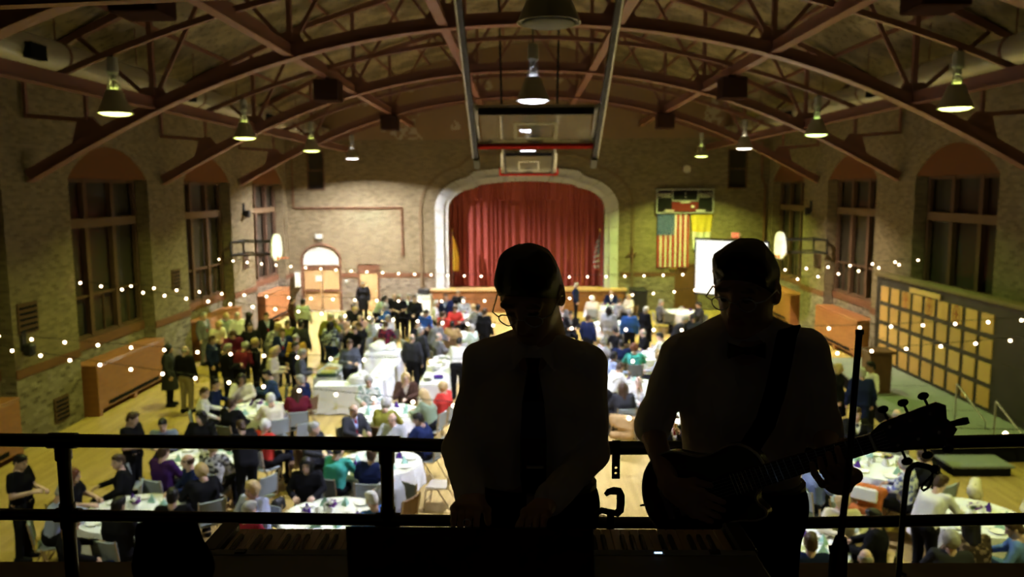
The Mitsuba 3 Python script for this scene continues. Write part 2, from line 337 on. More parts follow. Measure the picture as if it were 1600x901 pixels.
for (x, y), l in zip(((-5.4, 11.3), (-5.4, 21.9), (-5.4, 32.0), (5.4, 11.3), (5.4, 21.9), (5.4, 32.0)), ('top left edge', 'left middle', 'left near the stage', 'top right edge', 'right middle', 'right near the stage')):
    k = thing('ceiling_box', f'square dark brown box hung under the purlin, {l} of the roof', 'vent box')
    part(k, 'body', box(x-.33, x+.33, y-.33, y+.33, 8.2, 8.76, .02), box_brown); part(k, 'hanger', box(x-.06, x+.06, y-.06, y+.06, 8.76, 8.84), steel)
# ------------------------------------------------------------------ ducts
for s, l in ((-1, 'left'), (1, 'right')):
    k = thing('air_duct', f'round grey spiral air duct running along the {l} side under the roof', 'duct')
    part(k, 'pipe', tube([(s*9.6, y, 8.52) for y in np.linspace(8, L-.05, 20)], .31, 20), duct_m, smooth=True)
    for y in np.arange(9.6, L, 3.44):
        part(k, 'strap', tube([(s*9.6, y-.04, 8.52), (s*9.6, y+.04, 8.52)], .325, 20), steel); part(k, 'hanger_rod', beam((s*9.6, y, 8.8), (s*9.6, y, 9.75), .02, .02), steel)
    for y in (15.2, 22.2, 29.1): part(k, 'grille', box(*sorted((s*9.18, s*9.34)), y-.25, y+.25, 8.28, 8.56), black_matt, label='dark outlet grille')
# ------------------------------------------------------------------ pendant lamps
shade = mikit.ply(lathe([(.115, .42), (.13, .40), (.20, .22), (.30, .0), (.31, .0), (.21, .23), (.14, .42), (.115, .42)], 28), None, 30)
ballast = mikit.ply(lathe([(0, 1.02), (.09, 1.0), (.10, .74), (.07, .70), (0, .70)], 16), None, 30)
socket_ = mikit.ply(lathe([(0, .70), (.05, .70), (.05, .62), (.035, .60), (0, .60)], 12), None, 30)
bulb = mikit.ply(lathe([(0, .61), (.04, .60), (.075, .52), (.07, .43), (0, .41)], 14), None, True)
lens = mikit.ply(lathe([(0, -.045), (.12, -.04), (.22, -.025), (.285, .01), (0, .01)], 28), None, True)
cage = mikit.ply(cat([beam((.11*math.cos(a), .11*math.sin(a), .42), (.07*math.cos(a), .07*math.sin(a), .72), .012, .012) for a in (.4, 1.97, 3.54, 5.1)]), None)
where = ['left row, nearest', 'right row, nearest', 'middle row, above the hanging hoop', 'left row, second', 'right row, second', 'middle row, behind the hoop glass', 'left row, third', 'right row, third', 'middle row, third', 'left row, by the bright stage wall', 'right row, by the scoreboard wall', 'middle row, over the stage arch', 'left row, beyond the frame', 'right row, beyond the frame', '']
for i, (x, y, z, c, I) in enumerate(LAMPS):
    lit = I > 0
    k = thing('pendant_lamp', f'{"lit" if lit else "unlit large"} bell-shaped pendant lamp, {where[i]}' if lit else 'unlit bell-shaped pendant lamp at the top edge, in the middle row', 'pendant lamp', 'pendant lamps under the roof')
    tw = at(x, y, z)
    part(k, 'shade', shade, shade_m, tw); part(k, 'ballast', ballast, grey_m, tw); part(k, 'socket', socket_, grey_m, tw); part(k, 'cage', cage, grey_m, tw)
    zt = float(np.polyval(co, x)); part(k, 'stem', beam((x, y, z+1.0), (x, y, zt), .03, .03), metal_dark)
    e = {'emitter': {'type': 'area', 'radiance': rgb(*[v*6 for v in c]), 'sampling_weight': .02}} if lit else {}
    e2 = {'emitter': {'type': 'area', 'radiance': rgb(*[v*8 for v in c]), 'sampling_weight': .02}} if lit else {}
    part(k, 'bulb', bulb, white_m, tw, **e2); part(k, 'lens', lens, white_m if lit else grey_m, tw, **e)
    if lit:
        scene[f'lamp_beam_{i}'] = {'type': 'spot', 'intensity': rgb(*[v*I for v in c]), 'cutoff_angle': (56.0 if y < 20 else 53.0) if abs(x) < 1 else 76.0 if I > 500 else 63.0, 'beam_width': 36.0 if abs(x) < 1 else 36.0 if I > 500 else 42.0, 'sampling_weight': 1.0,
                                   'to_world': T().look_at(origin=[x, y, z-.06], target=[x, y, 0], up=[0, 1, 0])}
        scene[f'lamp_upglow_{i}'] = {'type': 'point', 'intensity': rgb(*[v*min(.6, I*.014) for v in c]), 'position': [x, y, z+.56], 'sampling_weight': .4}
# ================================================================== on the end wall
door_brown = prin('door_brown', mikit.proc(lambda p, n, uv: mix((.36, .22, .095), (.42, .27, .125), fbm(p.x*18.0, p.y*3, p.z*1.2))), .4)
k = 'door_1'; labels[k] = {'kind': 'structure', 'label': 'pale oak double doors under a white arched panel'}
part(k, 'leaf', box(-10.88, -10.03, L+.06, L+.11, .02, 2.02), door_brown); part(k, 'leaf', box(-9.99, -9.14, L+.06, L+.11, .02, 2.02), door_brown)
part(k, 'header', box(-10.92, -9.10, L+.03, L+.14, 2.03, 2.24), dark_wood)
part(k, 'tympanum', prism(sg.Polygon([(-10.9, 2.25), (-9.12, 2.25)]+arcpts(-10.01, 2.5, .88, .70, 10, 170, 15)), 'xz', L+.05, L+.12), white_m, label='white arched panel')
for x in (-10.46, -9.56): part(k, 'push_bar', box(x-.36, x+.36, L+.0, L+.06, .95, 1.06), dark_wood)
part(k, 'frame', cat(box(-10.99, -10.90, L-.02, L+.15, 0, 2.6), box(-9.12, -9.03, L-.02, L+.15, 0, 2.6), tube([(x, L-.01, z) for x, z in arcpts(-10.01, 2.5, .95, .76, 8, 172, 17)], .045, 6)), dark_wood)
part(k, 'notice', box(-10.32, -10.0, L+.045, L+.055, 1.46, 1.76), white_m, label='white paper notice')
part(k, 'threshold', box(-10.95, -9.05, L-.12, L+.3, 0, .02), grey_m)
k = 'door_2'; labels[k] = {'kind': 'structure', 'label': 'plain oak side door with a dark transom'}
part(k, 'leaf', box(-8.14, -7.26, L+.05, L+.1, .02, 1.84), door_brown); part(k, 'transom', box(-8.2, -7.2, L+.04, L+.1, 1.84, 2.28), dark_wood)
part(k, 'knob', trimesh.creation.icosphere(2, .035).apply_translation((-7.34, L+.03, 1.0)), alu); part(k, 'frame', cat(box(-8.22, -8.14, L-.02, L+.12, 0, 2.3), box(-7.26, -7.18, L-.02, L+.12, 0, 2.3)), dark_wood)
k = 'door_3'; labels[k] = {'kind': 'structure', 'label': 'dark brown door half hidden by the projection screen'}
part(k, 'leaf', box(7.26, 8.24, L+.05, L+.1, .02, 2.2), dark_wood); part(k, 'frame', cat(box(7.18, 7.26, L-.02, L+.12, 0, 2.26), box(8.24, 8.32, L-.02, L+.12, 0, 2.26), box(7.18, 8.32, L-.02, L+.12, 2.2, 2.28)), dark_wood)
for i, (a, b, c, d, s) in enumerate(((-10.56, -9.7, 5.88, 7.77, 'left'), (9.6, 10.55, 5.85, 7.75, 'right'))):
    k = f'window_{9+i}'; labels[k] = {'kind': 'structure', 'label': f'small dark upper window high in the {s} corner of the end wall'}
    part(k, 'frame', cat(box(a, a+.07, L, L+.12, c, d), box(b-.07, b, L, L+.12, c, d), box(a, b, L, L+.12, c, c+.07), box(a, b, L, L+.12, d-.07, d), box(a, b, L+.02, L+.1, (c+d)/2-.03, (c+d)/2+.03)), win_frame)
    part(k, 'pane', box(a, b, L+.06, L+.064, c, d), dull_pane); part(k, 'blind', box(a, b, L+.25, L+.27, c, d), blind_m)
k = thing('emergency_light', 'white emergency light box above the arched doors', 'emergency light')
part(k, 'case', box(-10.24, -9.88, L-.14, L-.005, 3.52, 3.78, .02), white_m); part(k, 'mount', box(-10.1, -10.02, L-.08, L-.005, 3.42, 3.53), grey_m)
k = thing('exit_sign', 'red lit EXIT sign on the end wall above the projection screen', 'exit sign')
part(k, 'case', box(9.84, 10.22, L-.09, L-.005, 3.51, 3.77, .01), white_m)
part(k, 'face', box(9.86, 10.20, L-.10, L-.09, 3.53, 3.75), red_pad, emitter={'type': 'area', 'radiance': rgb(.95, .16, .10), 'sampling_weight': .02})
m = meshkit.text_mesh('EXIT', .13, .006, True); m.apply_transform(trimesh.transformations.rotation_matrix(PI/2, [1, 0, 0])); m.apply_translation((9.90, L-.10, 3.575)); part(k, 'lettering', m, white_m)
k = thing('wall_clock', 'round pale wall clock between the scoreboard and the upper window', 'clock')
part(k, 'rim', lathe([(0, 0), (.22, 0), (.22, .06), (.19, .06), (.19, .03), (0, .03)], 28).apply_transform(trimesh.transformations.rotation_matrix(PI/2, [1, 0, 0])).apply_translation((7.65, L-.005, 6.8)), dark_wood)
part(k, 'dial', disc(.19).apply_transform(trimesh.transformations.rotation_matrix(PI/2, [1, 0, 0])).apply_translation((7.65, L-.04, 6.8)), white_m)
part(k, 'hand', cat(beam((7.65, L-.05, 6.8), (7.72, L-.05, 6.88), .012, .004), beam((7.65, L-.05, 6.8), (7.60, L-.05, 6.93), .009, .004)), black)
k = thing('crucifix', 'small dark crucifix on the pier right of the stage arch', 'crucifix')
part(k, 'upright', box(5.08, 5.14, L-.10, L-.052, 2.3, 3.05), dark_wood); part(k, 'crossbar', box(4.9, 5.32, L-.11, L-.06, 2.72, 2.79), dark_wood)
k = thing('wall_conduit', 'thin conduit crossing the end wall left of the stage and dropping at its end', 'conduit')
part(k, 'run', cat(tube([(-11.25, L-.05, 7.9), (-11.25, L-.05, 5.06)], .035), tube([(-11.25, L-.05, 5.02), (-6.0, L-.05, 5.02)], .04)), brown_trim); part(k, 'drop', tube([(-6.0, L-.05, 4.98), (-6.0, L-.05, 2.86)], .035), brown_trim); part(k, 'outlet_box', box(-6.06, -5.94, L-.09, L-.005, 2.74, 2.88), brown_trim)
single('downpipe', 'pipe running down the right corner beside the window', 'pipe', tube([(11.2, L-.12, 8.1), (11.2, L-.12, 6.4), (11.38, L-.12, 6.0), (11.38, L-.12, .2)], .05), brown_trim)
single('wall_dispenser', 'white upright dispenser cabinet in the left corner beside the double doors', 'dispenser', box(-11.28, -11.02, L-.3, L-.005, 1.2, 1.95, .03), white_m)
single('alarm_plate', 'small round white alarm plate between the two doors', 'alarm plate', lathe([(0, 0), (.09, 0), (.08, .03), (0, .035)], 16).apply_transform(trimesh.transformations.rotation_matrix(PI/2, [1, 0, 0])).apply_translation((-8.78, L-.005, 1.45)), white_m)
# scoreboard
k = thing('scoreboard', 'black scoreboard reading HOME and GUEST above the hanging flags', 'scoreboard')
sx, sz = 6.23, 4.72
part(k, 'case', box(6.23, 8.92, L-.16, L-.005, 4.72, 5.84, .01), diff('score_case', (.02, .014, .014)))
part(k, 'rim', cat(box(6.2, 8.95, L-.18, L-.15, 4.69, 4.76), box(6.2, 8.95, L-.18, L-.15, 5.80, 5.87), box(6.2, 6.27, L-.18, L-.15, 4.69, 5.87), box(8.88, 8.95, L-.18, L-.15, 4.69, 5.87)), grey_m)
part(k, 'red_field', box(6.95, 8.2, L-.165, L-.158, 4.80, 5.25), diff('dark_red', (.12, .02, .02)))
for a, b, c, d in ((6.30, 6.92, 4.86, 5.38), (8.24, 8.85, 4.86, 5.38)): part(k, 'digit_window', box(a, b, L-.17, L-.158, c, d), black_matt)
part(k, 'clock_window', box(7.0, 8.16, L-.172, L-.158, 5.34, 5.78), black_matt)
part(k, 'clock_rim', cat(box(6.95, 7.0, L-.178, L-.158, 5.27, 5.80), box(8.16, 8.21, L-.178, L-.158, 5.27, 5.80), box(6.95, 8.21, L-.178, L-.158, 5.27, 5.33)), grey_m)
for a, b, c, d in ((7.35, 7.82, 5.18, 5.27), (6.60, 7.05, 4.78, 4.88), (8.10, 8.55, 4.78, 4.88)): part(k, 'caption_strip', box(a, b, L-.176, L-.158, c, d), diff('pale_strip', (.55, .55, .55)) if 'm_pale_strip' not in scene else 'm_pale_strip')
part(k, 'possession_lamp', box(7.85, 8.03, L-.176, L-.158, 4.96, 5.08), 'm_pale_strip')
for i in (0, 1): part(k, 'colon', box(7.56, 7.62, L-.18, L-.17, 5.44+.17*i, 5.50+.17*i), 'm_pale_strip')
for t_, x in (('HOME', 6.31), ('GUEST', 8.25)):
    m = meshkit.text_mesh(t_, .20, .008, True); w = m.bounds[1, 0]-m.bounds[0, 0]; m.apply_scale((.58/w, 1, 1)); m.apply_transform(trimesh.transformations.rotation_matrix(PI/2, [1, 0, 0])); m.apply_translation((x, L-.162, 5.46)); part(k, 'lettering', m, 'm_pale_strip')
for x in (6.7, 8.4): part(k, 'hanger', tube([(x, L-.05, 5.84), (x, L-.05, 6.1)], .012, 5), black)
# flags on the wall
def sheet(x0, x1, z0, z1, y, amp, n=26, rows=14, taper=0.0):
    V, F = [], []
    for i in range(rows):
        t = i/(rows-1); w = 1-taper*t
        for j in range(n):
            u = j/(n-1); x = (x0+x1)/2+(u-.5)*(x1-x0)*w
            V.append((x, y+amp*math.sin(u*17+t*2)*(.4+.6*t)*(1-.5*math.cos(u*6)), z1+(z0-z1)*t-taper*.25*math.sin(u*PI)*t))
    for i in range(rows-1):
        for j in range(n-1): F.append((i*n+j, i*n+j+1, (i+1)*n+j+1, (i+1)*n+j))
    uv = [(j/(n-1), i/(rows-1)) for i in range(rows) for j in range(n)]
    return meshkit.arrays((np.array(V), np.array(F)))[:2], np.array(uv)
def _usflag(p, n, uv):
    x, y = uv.x, uv.y; s = dr.floor(x*13.0); odd = s-2*dr.floor(s/2)
    c = dr.select(odd < .5, mi.Color3f(.26, .045, .045), mi.Color3f(.52, .50, .45))
    can = (x < 7/13.) & (y < .40); a, b = x*13./7*5.5, y/.40*9.0; r_ = dr.floor(b); a = a+.5*(r_-2*dr.floor(r_/2))
    st = dr.sqrt(dr.square(a-dr.floor(a)-.5)+dr.square(b-r_-.5)) < .21
    return dr.select(can, dr.select(st, mi.Color3f(.70, .72, .72), mi.Color3f(.03, .06, .16)), c)
def _vatican(p, n, uv):
    e = dr.sqrt(dr.square((uv.x-.52)/.16)+dr.square((uv.y-.74)/.10)); f_ = fbm(uv.x*14, uv.y*14, 1.0)
    return dr.select(uv.y < .5, mi.Color3f(.50, .36, .05), dr.select((e < 1) & (f_ > .47), mi.Color3f(.34, .40, .34), mi.Color3f(.50, .54, .48)))
us_m, va_m = diff('us_flag', mikit.proc(_usflag)), diff('vatican_flag', mikit.proc(_vatican))
k = thing('wall_flag', 'large American flag hung vertically below the scoreboard', 'flag')
m, uv = sheet(6.28, 7.81, 2.1, 4.7, L-.08, .03); part(k, 'cloth', m, us_m, None, True) if False else put(k+'__cloth', mikit.ply(m, None, True, uv=uv), us_m)
part(k, 'fringe', box(6.9, 7.25, L-.09, L-.06, 2.02, 2.1), diff('gold_cloth', (.45, .28, .06))); part(k, 'rod', tube([(6.22, L-.07, 4.70), (7.87, L-.07, 4.70)], .015, 6), dark_wood)
k = thing('wall_flag', 'yellow and white flag with an emblem beside the American flag', 'flag')
m, uv = sheet(7.88, 8.92, 2.95, 4.7, L-.09, .05, taper=.25); put(k+'__cloth', mikit.ply(m, None, True, uv=uv), va_m); part(k, 'rod', tube([(7.86, L-.07, 4.70), (8.94, L-.07, 4.70)], .015, 6), dark_wood)
def pole_flag(x, label, kind):
    k = thing('pole_flag', label, 'flag')
    part(k, 'base', lathe([(0, 0), (.14, 0), (.13, .04), (.04, .08), (0, .08)], 18), 'm_gold_cloth', at(x, L-.32, 1.12)); part(k, 'pole', tube([(x, L-.32, 1.2), (x, L-.32, 3.85)], .017, 8), dark_wood)
    part(k, 'finial', lathe([(0, 0), (.035, .03), (.015, .07), (.03, .12), (0, .2)], 10), 'm_gold_cloth', at(x, L-.32, 3.85))
    V, F, rows, n = [], [], 14, 15
    for i in range(rows):
        t = i/(rows-1); w = .10+.20*math.sin(PI*min(1, t*.62+.05))
        for j in range(n):
            u = j/(n-1); V.append((x+.02+(w*u)*(1 if kind else -1)*-1 if kind else x+.02+w*u, L-.36+.07*math.sin(u*13+t), 3.75-t*1.75-.25*u*(1-t)))
    for i in range(rows-1):
        for j in range(n-1): F.append((i*n+j, i*n+j+1, (i+1)*n+j+1, (i+1)*n+j))
    uv = np.array([((i/(rows-1)) if kind else j/(n-1), (j/(n-1)) if kind else i/(rows-1)*.4) for i in range(rows) for j in range(n)])
    put(k+'__cloth', mikit.ply(meshkit.arrays((np.array(V), np.array(F)))[:2], None, True, uv=uv), us_m if kind else diff('yellow_cloth', (.66, .42, .05)))
pole_flag(-3.58, 'yellow flag on a pole at the left end of the stage edge', 0)
pole_flag(3.5, 'American flag furled on a pole at the right end of the stage edge', 1)
# projection screen on a stand
k = thing('projection_screen', 'bright white projection screen standing at an angle below the EXIT sign', 'screen')
A, B = np.array([7.33, 35.0]), np.array([9.75, 32.35]); dv = (B-A)/np.linalg.norm(B-A); Ls = float(np.linalg.norm(B-A)); ang = math.degrees(math.atan2(dv[1], dv[0])); tw = at(A[0], A[1], 0, ang)
def _scr(p, n, uv):
    f_ = fbm(uv.x*5.0, uv.y*5.0, 2.0, octaves=4); c = mix((.95, .93, .95), (.78, .90, .92), smoothstep(.1, .9, uv.y)); return mix(c, (.80, .62, .70), smoothstep(.5, .72, f_)*smoothstep(.55, .2, uv.y)*.55)
put(k+'__picture', mikit.ply(([(.07, -.01, 1.36), (Ls-.07, -.01, 1.36), (Ls-.07, -.01, 3.66), (.07, -.01, 3.66)], [(0, 1, 2), (0, 2, 3)]), None, False, uv=np.array([(0, 0), (1, 0), (1, 1), (0, 1.0)])), white_m, tw, emitter={'type': 'area', 'radiance': mikit.proc(_scr), 'sampling_weight': .3})
part(k, 'border', cat(box(0, Ls, 0, .04, 3.66, 3.74), box(0, Ls, 0, .04, 1.28, 1.36), box(0, .07, 0, .04, 1.28, 3.74), box(Ls-.07, Ls, 0, .04, 1.28, 3.74), box(0, Ls, .0, .02, 1.3, 3.7)), black, tw)
for x in (.12, Ls-.12): part(k, 'leg', cat(box(x-.02, x+.02, 0, .04, .03, 1.3), box(x-.02, x+.02, -.4, .4, 0, .035)), metal_dark, tw)
k = thing('upright_piano', 'black upright piano in the corner right of the stage front', 'piano')
part(k, 'case', box(4.9, 5.55, 36.6, 38.0, 0, 1.18, .02), black); part(k, 'lid', box(4.86, 5.58, 36.57, 38.03, 1.18, 1.22, .01), black); part(k, 'key_shelf', box(4.62, 4.9, 36.65, 37.95, .62, .74, .01), black)
k = thing('skirted_table', 'small white-skirted table left of the stage front with a black case on it', 'table')
part(k, 'cloth', box(-5.28, -4.5, 37.2, 37.9, 0, .98, .03), cloth_m)
single('equipment_case', 'black equipment case on the small white-skirted table by the stage', 'case', box(-5.15, -4.6, 37.3, 37.8, .98, 1.22, .04), black)
# ================================================================== along the side walls
def heater(xf_, s, y0, y1, label, z1=1.36):
    k = thing('radiator_cover', label, 'radiator cover'); xa, xb = sorted((s*(W+.32), s*xf_))
    part(k, 'cover', cat(box(xa, xb, y0, y1, .14, z1-.05, .015), *[box(xa, xb, y, y+.16, 0, .16) for y in (y0, (y0+y1)/2-.08, y1-.16)]), orange_wood); part(k, 'top', box(xa-.03*(s < 0)*0, xb, y0-.03, y1+.03, z1-.05, z1, .01), orange_wood)
    part(k, 'grille', box(*sorted((s*xf_, s*(xf_-.012))), y0+.5, y1-.5, .2, .30), black_matt)
for i, (y0, y1, l) in enumerate(((13.3, 17.0, 'orange brown radiator cover at the lower left edge'), (20.2, 24.15, 'orange brown radiator cover behind the long-haired woman by the left wall'), (27.1, 31.0, 'orange brown radiator cover behind the buffet queue'), (33.95, 37.6, 'orange brown radiator cover nearest the double doors'))): heater(11.25, -1, y0, y1, l)
for y0, y1, l in ((27.1, 31.0, 'orange brown radiator cover behind the lectern'), (33.95, 37.6, "orange brown radiator cover beside the guitarist's cheek")): heater(11.2, 1, y0, y1, l)
def slab(name, label, cat_, s, y0, y1, z0, z1, mat, d=.05): return single(name, label, cat_, box(*sorted((s*W, s*(W-d))), y0, y1, z0, z1, .01), mat)
for s, y0, y1, z0, z1, l in ((-1, 17.62, 18.35, 2.62, 3.32, 'square dark vent grille on the nearest left pier'), (-1, 18.75, 19.35, .25, .85, 'low dark vent grille beside the left radiator cover'), (-1, 25.6, 26.2, 2.68, 3.31, 'square dark vent grille on the second left pier'), (-1, 32.3, 32.85, 2.7, 3.3, 'square dark vent grille on the third left pier'), (1, 31.6, 32.3, 2.7, 3.25, 'square dark vent grille on the far right pier'), (1, 25.4, 26.1, 2.72, 3.05, 'small dark vent above the panel wall')):
    k = thing('wall_vent', l, 'vent'); part(k, 'plate', box(*sorted((s*W, s*(W-.04))), y0, y1, z0, z1), win_frame)
    for j in range(5): part(k, 'slat', box(*sorted((s*(W-.04), s*(W-.06))), y0+.05, y1-.05, z0+(z1-z0)*(j+.4)/5.4, z0+(z1-z0)*(j+.75)/5.4), black_matt)
for s, y, z, l in ((-1, 17.75, 2.25, 'black bracket lamp on the left pier where two strings meet'), (1, 32.9, 4.9, 'small black speaker on the far right pier'), (-1, 32.6, 4.9, 'small black speaker on the far left pier')):
    k = thing('wall_fixture', l, 'wall fixture'); part(k, 'plate', box(*sorted((s*W, s*(W-.05))), y-.08, y+.08, z, z+.45), black); part(k, 'head', box(*sorted((s*(W-.05), s*(W-.26))), y-.11, y+.11, z-.12, z+.16, .04), black)
def side_hoop(s, y, label):
    k = thing('side_backboard', label, 'backboard'); X = s*9.98
    pts = [(y-.30, 3.12), (y+.30, 3.12), (y+.66, 3.34)]+[(y+.66*math.cos(a)**.8 if math.cos(a) > 0 else y-.66*(-math.cos(a))**.8, 3.62+.52*math.sin(a)) for a in np.linspace(.05, PI-.05, 15)]+[(y-.66, 3.34)]
    part(k, 'board', prism(sg.Polygon(pts).buffer(.03), 'yz', X-.03, X+.03), white_m)
    part(k, 'rim', tube([(X-s*(.25+.225*math.cos(a)), y+.225*math.sin(a), 3.2) for a in np.linspace(0, 2*PI, 25)[:-1]], .011, 6, True), diff('rim_orange', (.70, .14, .04)) if 'm_rim_orange' not in scene else 'm_rim_orange')
    part(k, 'rim_plate', box(*sorted((X-s*.03, X-s*.06)), y-.07, y+.07, 3.12, 3.26), 'm_rim_orange')
    for z in (3.35, 3.85):
        for dy in (-.5, .5): part(k, 'arm', beam((X+s*.03, y+dy*.5, z), (s*W, y+dy*1.4, z+.02), .05, .05), black)
    part(k, 'wall_frame', cat(box(*sorted((s*W, s*(W-.05))), y-.75, y+.75, 3.82, 3.9), box(*sorted((s*W, s*(W-.05))), y-.75, y+.75, 3.31, 3.39), box(*sorted((s*W, s*(W-.05))), y-.75, y-.69, 3.31, 3.9), box(*sorted((s*W, s*(W-.05))), y+.69, y+.75, 3.31, 3.9)), black)
side_hoop(-1, 31.65, 'white fan-shaped side backboard on the left wall'); side_hoop(1, 31.7, 'white fan-shaped side backboard on the right wall')
# memorial panel wall on its platform
carpet = diff('carpet', mikit.proc(lambda p, n, uv: mix((.16, .19, .165), (.26, .28, .24), noise(p.x*160, p.y*160, 1.0)*.6+fbm(p.x*2, p.y*2, 1.0)*.5)))
k = thing('platform', 'low grey-green carpeted platform before the panel wall on the right', 'platform')
part(k, 'deck', prism([(9.55, 25.3), (8.62, 19.3), (8.5, 16.6), (11.3, 16.6), (11.3, 25.3)], 'xy', .40, .45), carpet); part(k, 'skirt', prism([(9.6, 25.27), (8.67, 19.3), (8.56, 16.65), (11.28, 16.65), (11.28, 25.27)], 'xy', 0, .40), black_matt)
for a, b in (((8.6, 19.1, .452), (11.3, 19.1, .452)), ((8.95, 21.6, .452), (11.3, 21.6, .452))): part(k, 'seam', beam(a, (10.9, b[1], b[2]), .02, .004), black_matt)
k = thing('platform_step', 'green carpeted step unit at the near end of the platform', 'step'); part(k, 'tread', box(8.5, 9.75, 15.75, 16.5, .18, .22), carpet); part(k, 'skirt', box(8.55, 9.7, 15.8, 16.5, 0, .18), black_matt)
for y, l in ((18.3, 'slanting metal handrail farther along the platform'), (16.75, 'slanting metal handrail at the near end of the platform')):
    k = thing('handrail', l, 'handrail'); part(k, 'rail', tube([(9.9, y+.05, 1.30), (10.15, y-.75, .62)], .022, 8), alu); part(k, 'post', tube([(9.9, y+.05, .45), (9.9, y+.05, 1.30)], .018, 8), alu); part(k, 'post', tube([(10.15, y-.75, .45), (10.15, y-.75, .62)], .018, 8), alu)
k = thing('panel_wall', 'dark framed wall of gold name panels standing on the right platform', 'display wall')
part(k, 'frame', box(10.99, 11.2, 16.65, 25.25, .455, 3.10), prin('panel_frame', (.018, .012, .008), .6)); part(k, 'cornice', box(10.9, 11.22, 16.6, 25.3, 3.10, 3.22, .02), diff('cornice', (.16, .12, .07)))
gold = [prin(f'gold_{i}', c, .45, 0, .4) for i, c in enumerate(((.47, .26, .075), (.42, .24, .075), (.50, .30, .105)))]
y0_, pw, ph = 18.8, .685, .60
def seal(p, n, uv): return p
for r_ in range(4):
    for c_ in range(9):
        ya = y0_+c_*pw; za = .49+r_*ph; pk = part(k, 'panel', box(10.965, 10.99, ya+.088, ya+pw-.088, za+.066, za+ph-.066), gold[(r_*5+c_*3) % 3])
        if r_ == 3 and c_ in (2, 4, 6):
            yc, zc = ya+pw/2, za+ph/2; ring_ = trimesh.creation.annulus(.15, .18, .008, sections=24); ring_.apply_transform(trimesh.transformations.rotation_matrix(PI/2, [0, 1, 0])); ring_.apply_scale((1, 1, 1.35)); ring_.apply_translation((10.96, yc, zc)); part(pk, 'emblem', cat(ring_, box(10.955, 10.964, yc-.03, yc+.03, zc-.15, zc+.14), box(10.955, 10.964, yc-.09, yc+.09, zc-.02, zc+.05)), diff('emblem_red', (.30, .09, .04)) if 'm_emblem_red' not in scene else 'm_emblem_red', label='reddish brown oval emblem')
for ya, yb in ((25.0, 25.25), (16.75, 18.6)):
    for za, zb in ((.6, 1.75), (1.9, 2.95)): part(k, 'blank_panel', box(10.97, 10.99, ya+.08, yb-.08, za, zb), 'm_panel_frame')
part(k, 'title_board', box(10.93, 10.96, 21.3, 23.0, 2.86, 3.0), 'm_gold_2')
k = thing('lectern', 'dark wooden lectern with a small microphone at the back of the platform', 'lectern')
part(k, 'body', box(8.93, 9.5, 20.75, 21.3, .451, 1.50, .01), dark_wood); part(k, 'top', box(8.86, 9.57, 20.68, 21.38, 1.50, 1.58, .015), dark_wood)
part(k, 'microphone', cat(tube([(9.15, 21.2, 1.58), (9.16, 21.25, 1.78), (9.22, 21.15, 1.92)], .009, 6), tube([(9.22, 21.15, 1.92), (9.26, 21.08, 1.95)], .02, 8)), black); part(k, 'lamp_arm', tube([(9.35, 21.2, 1.58), (9.36, 21.3, 1.8), (9.45, 21.2, 1.85)], .008, 6), black)
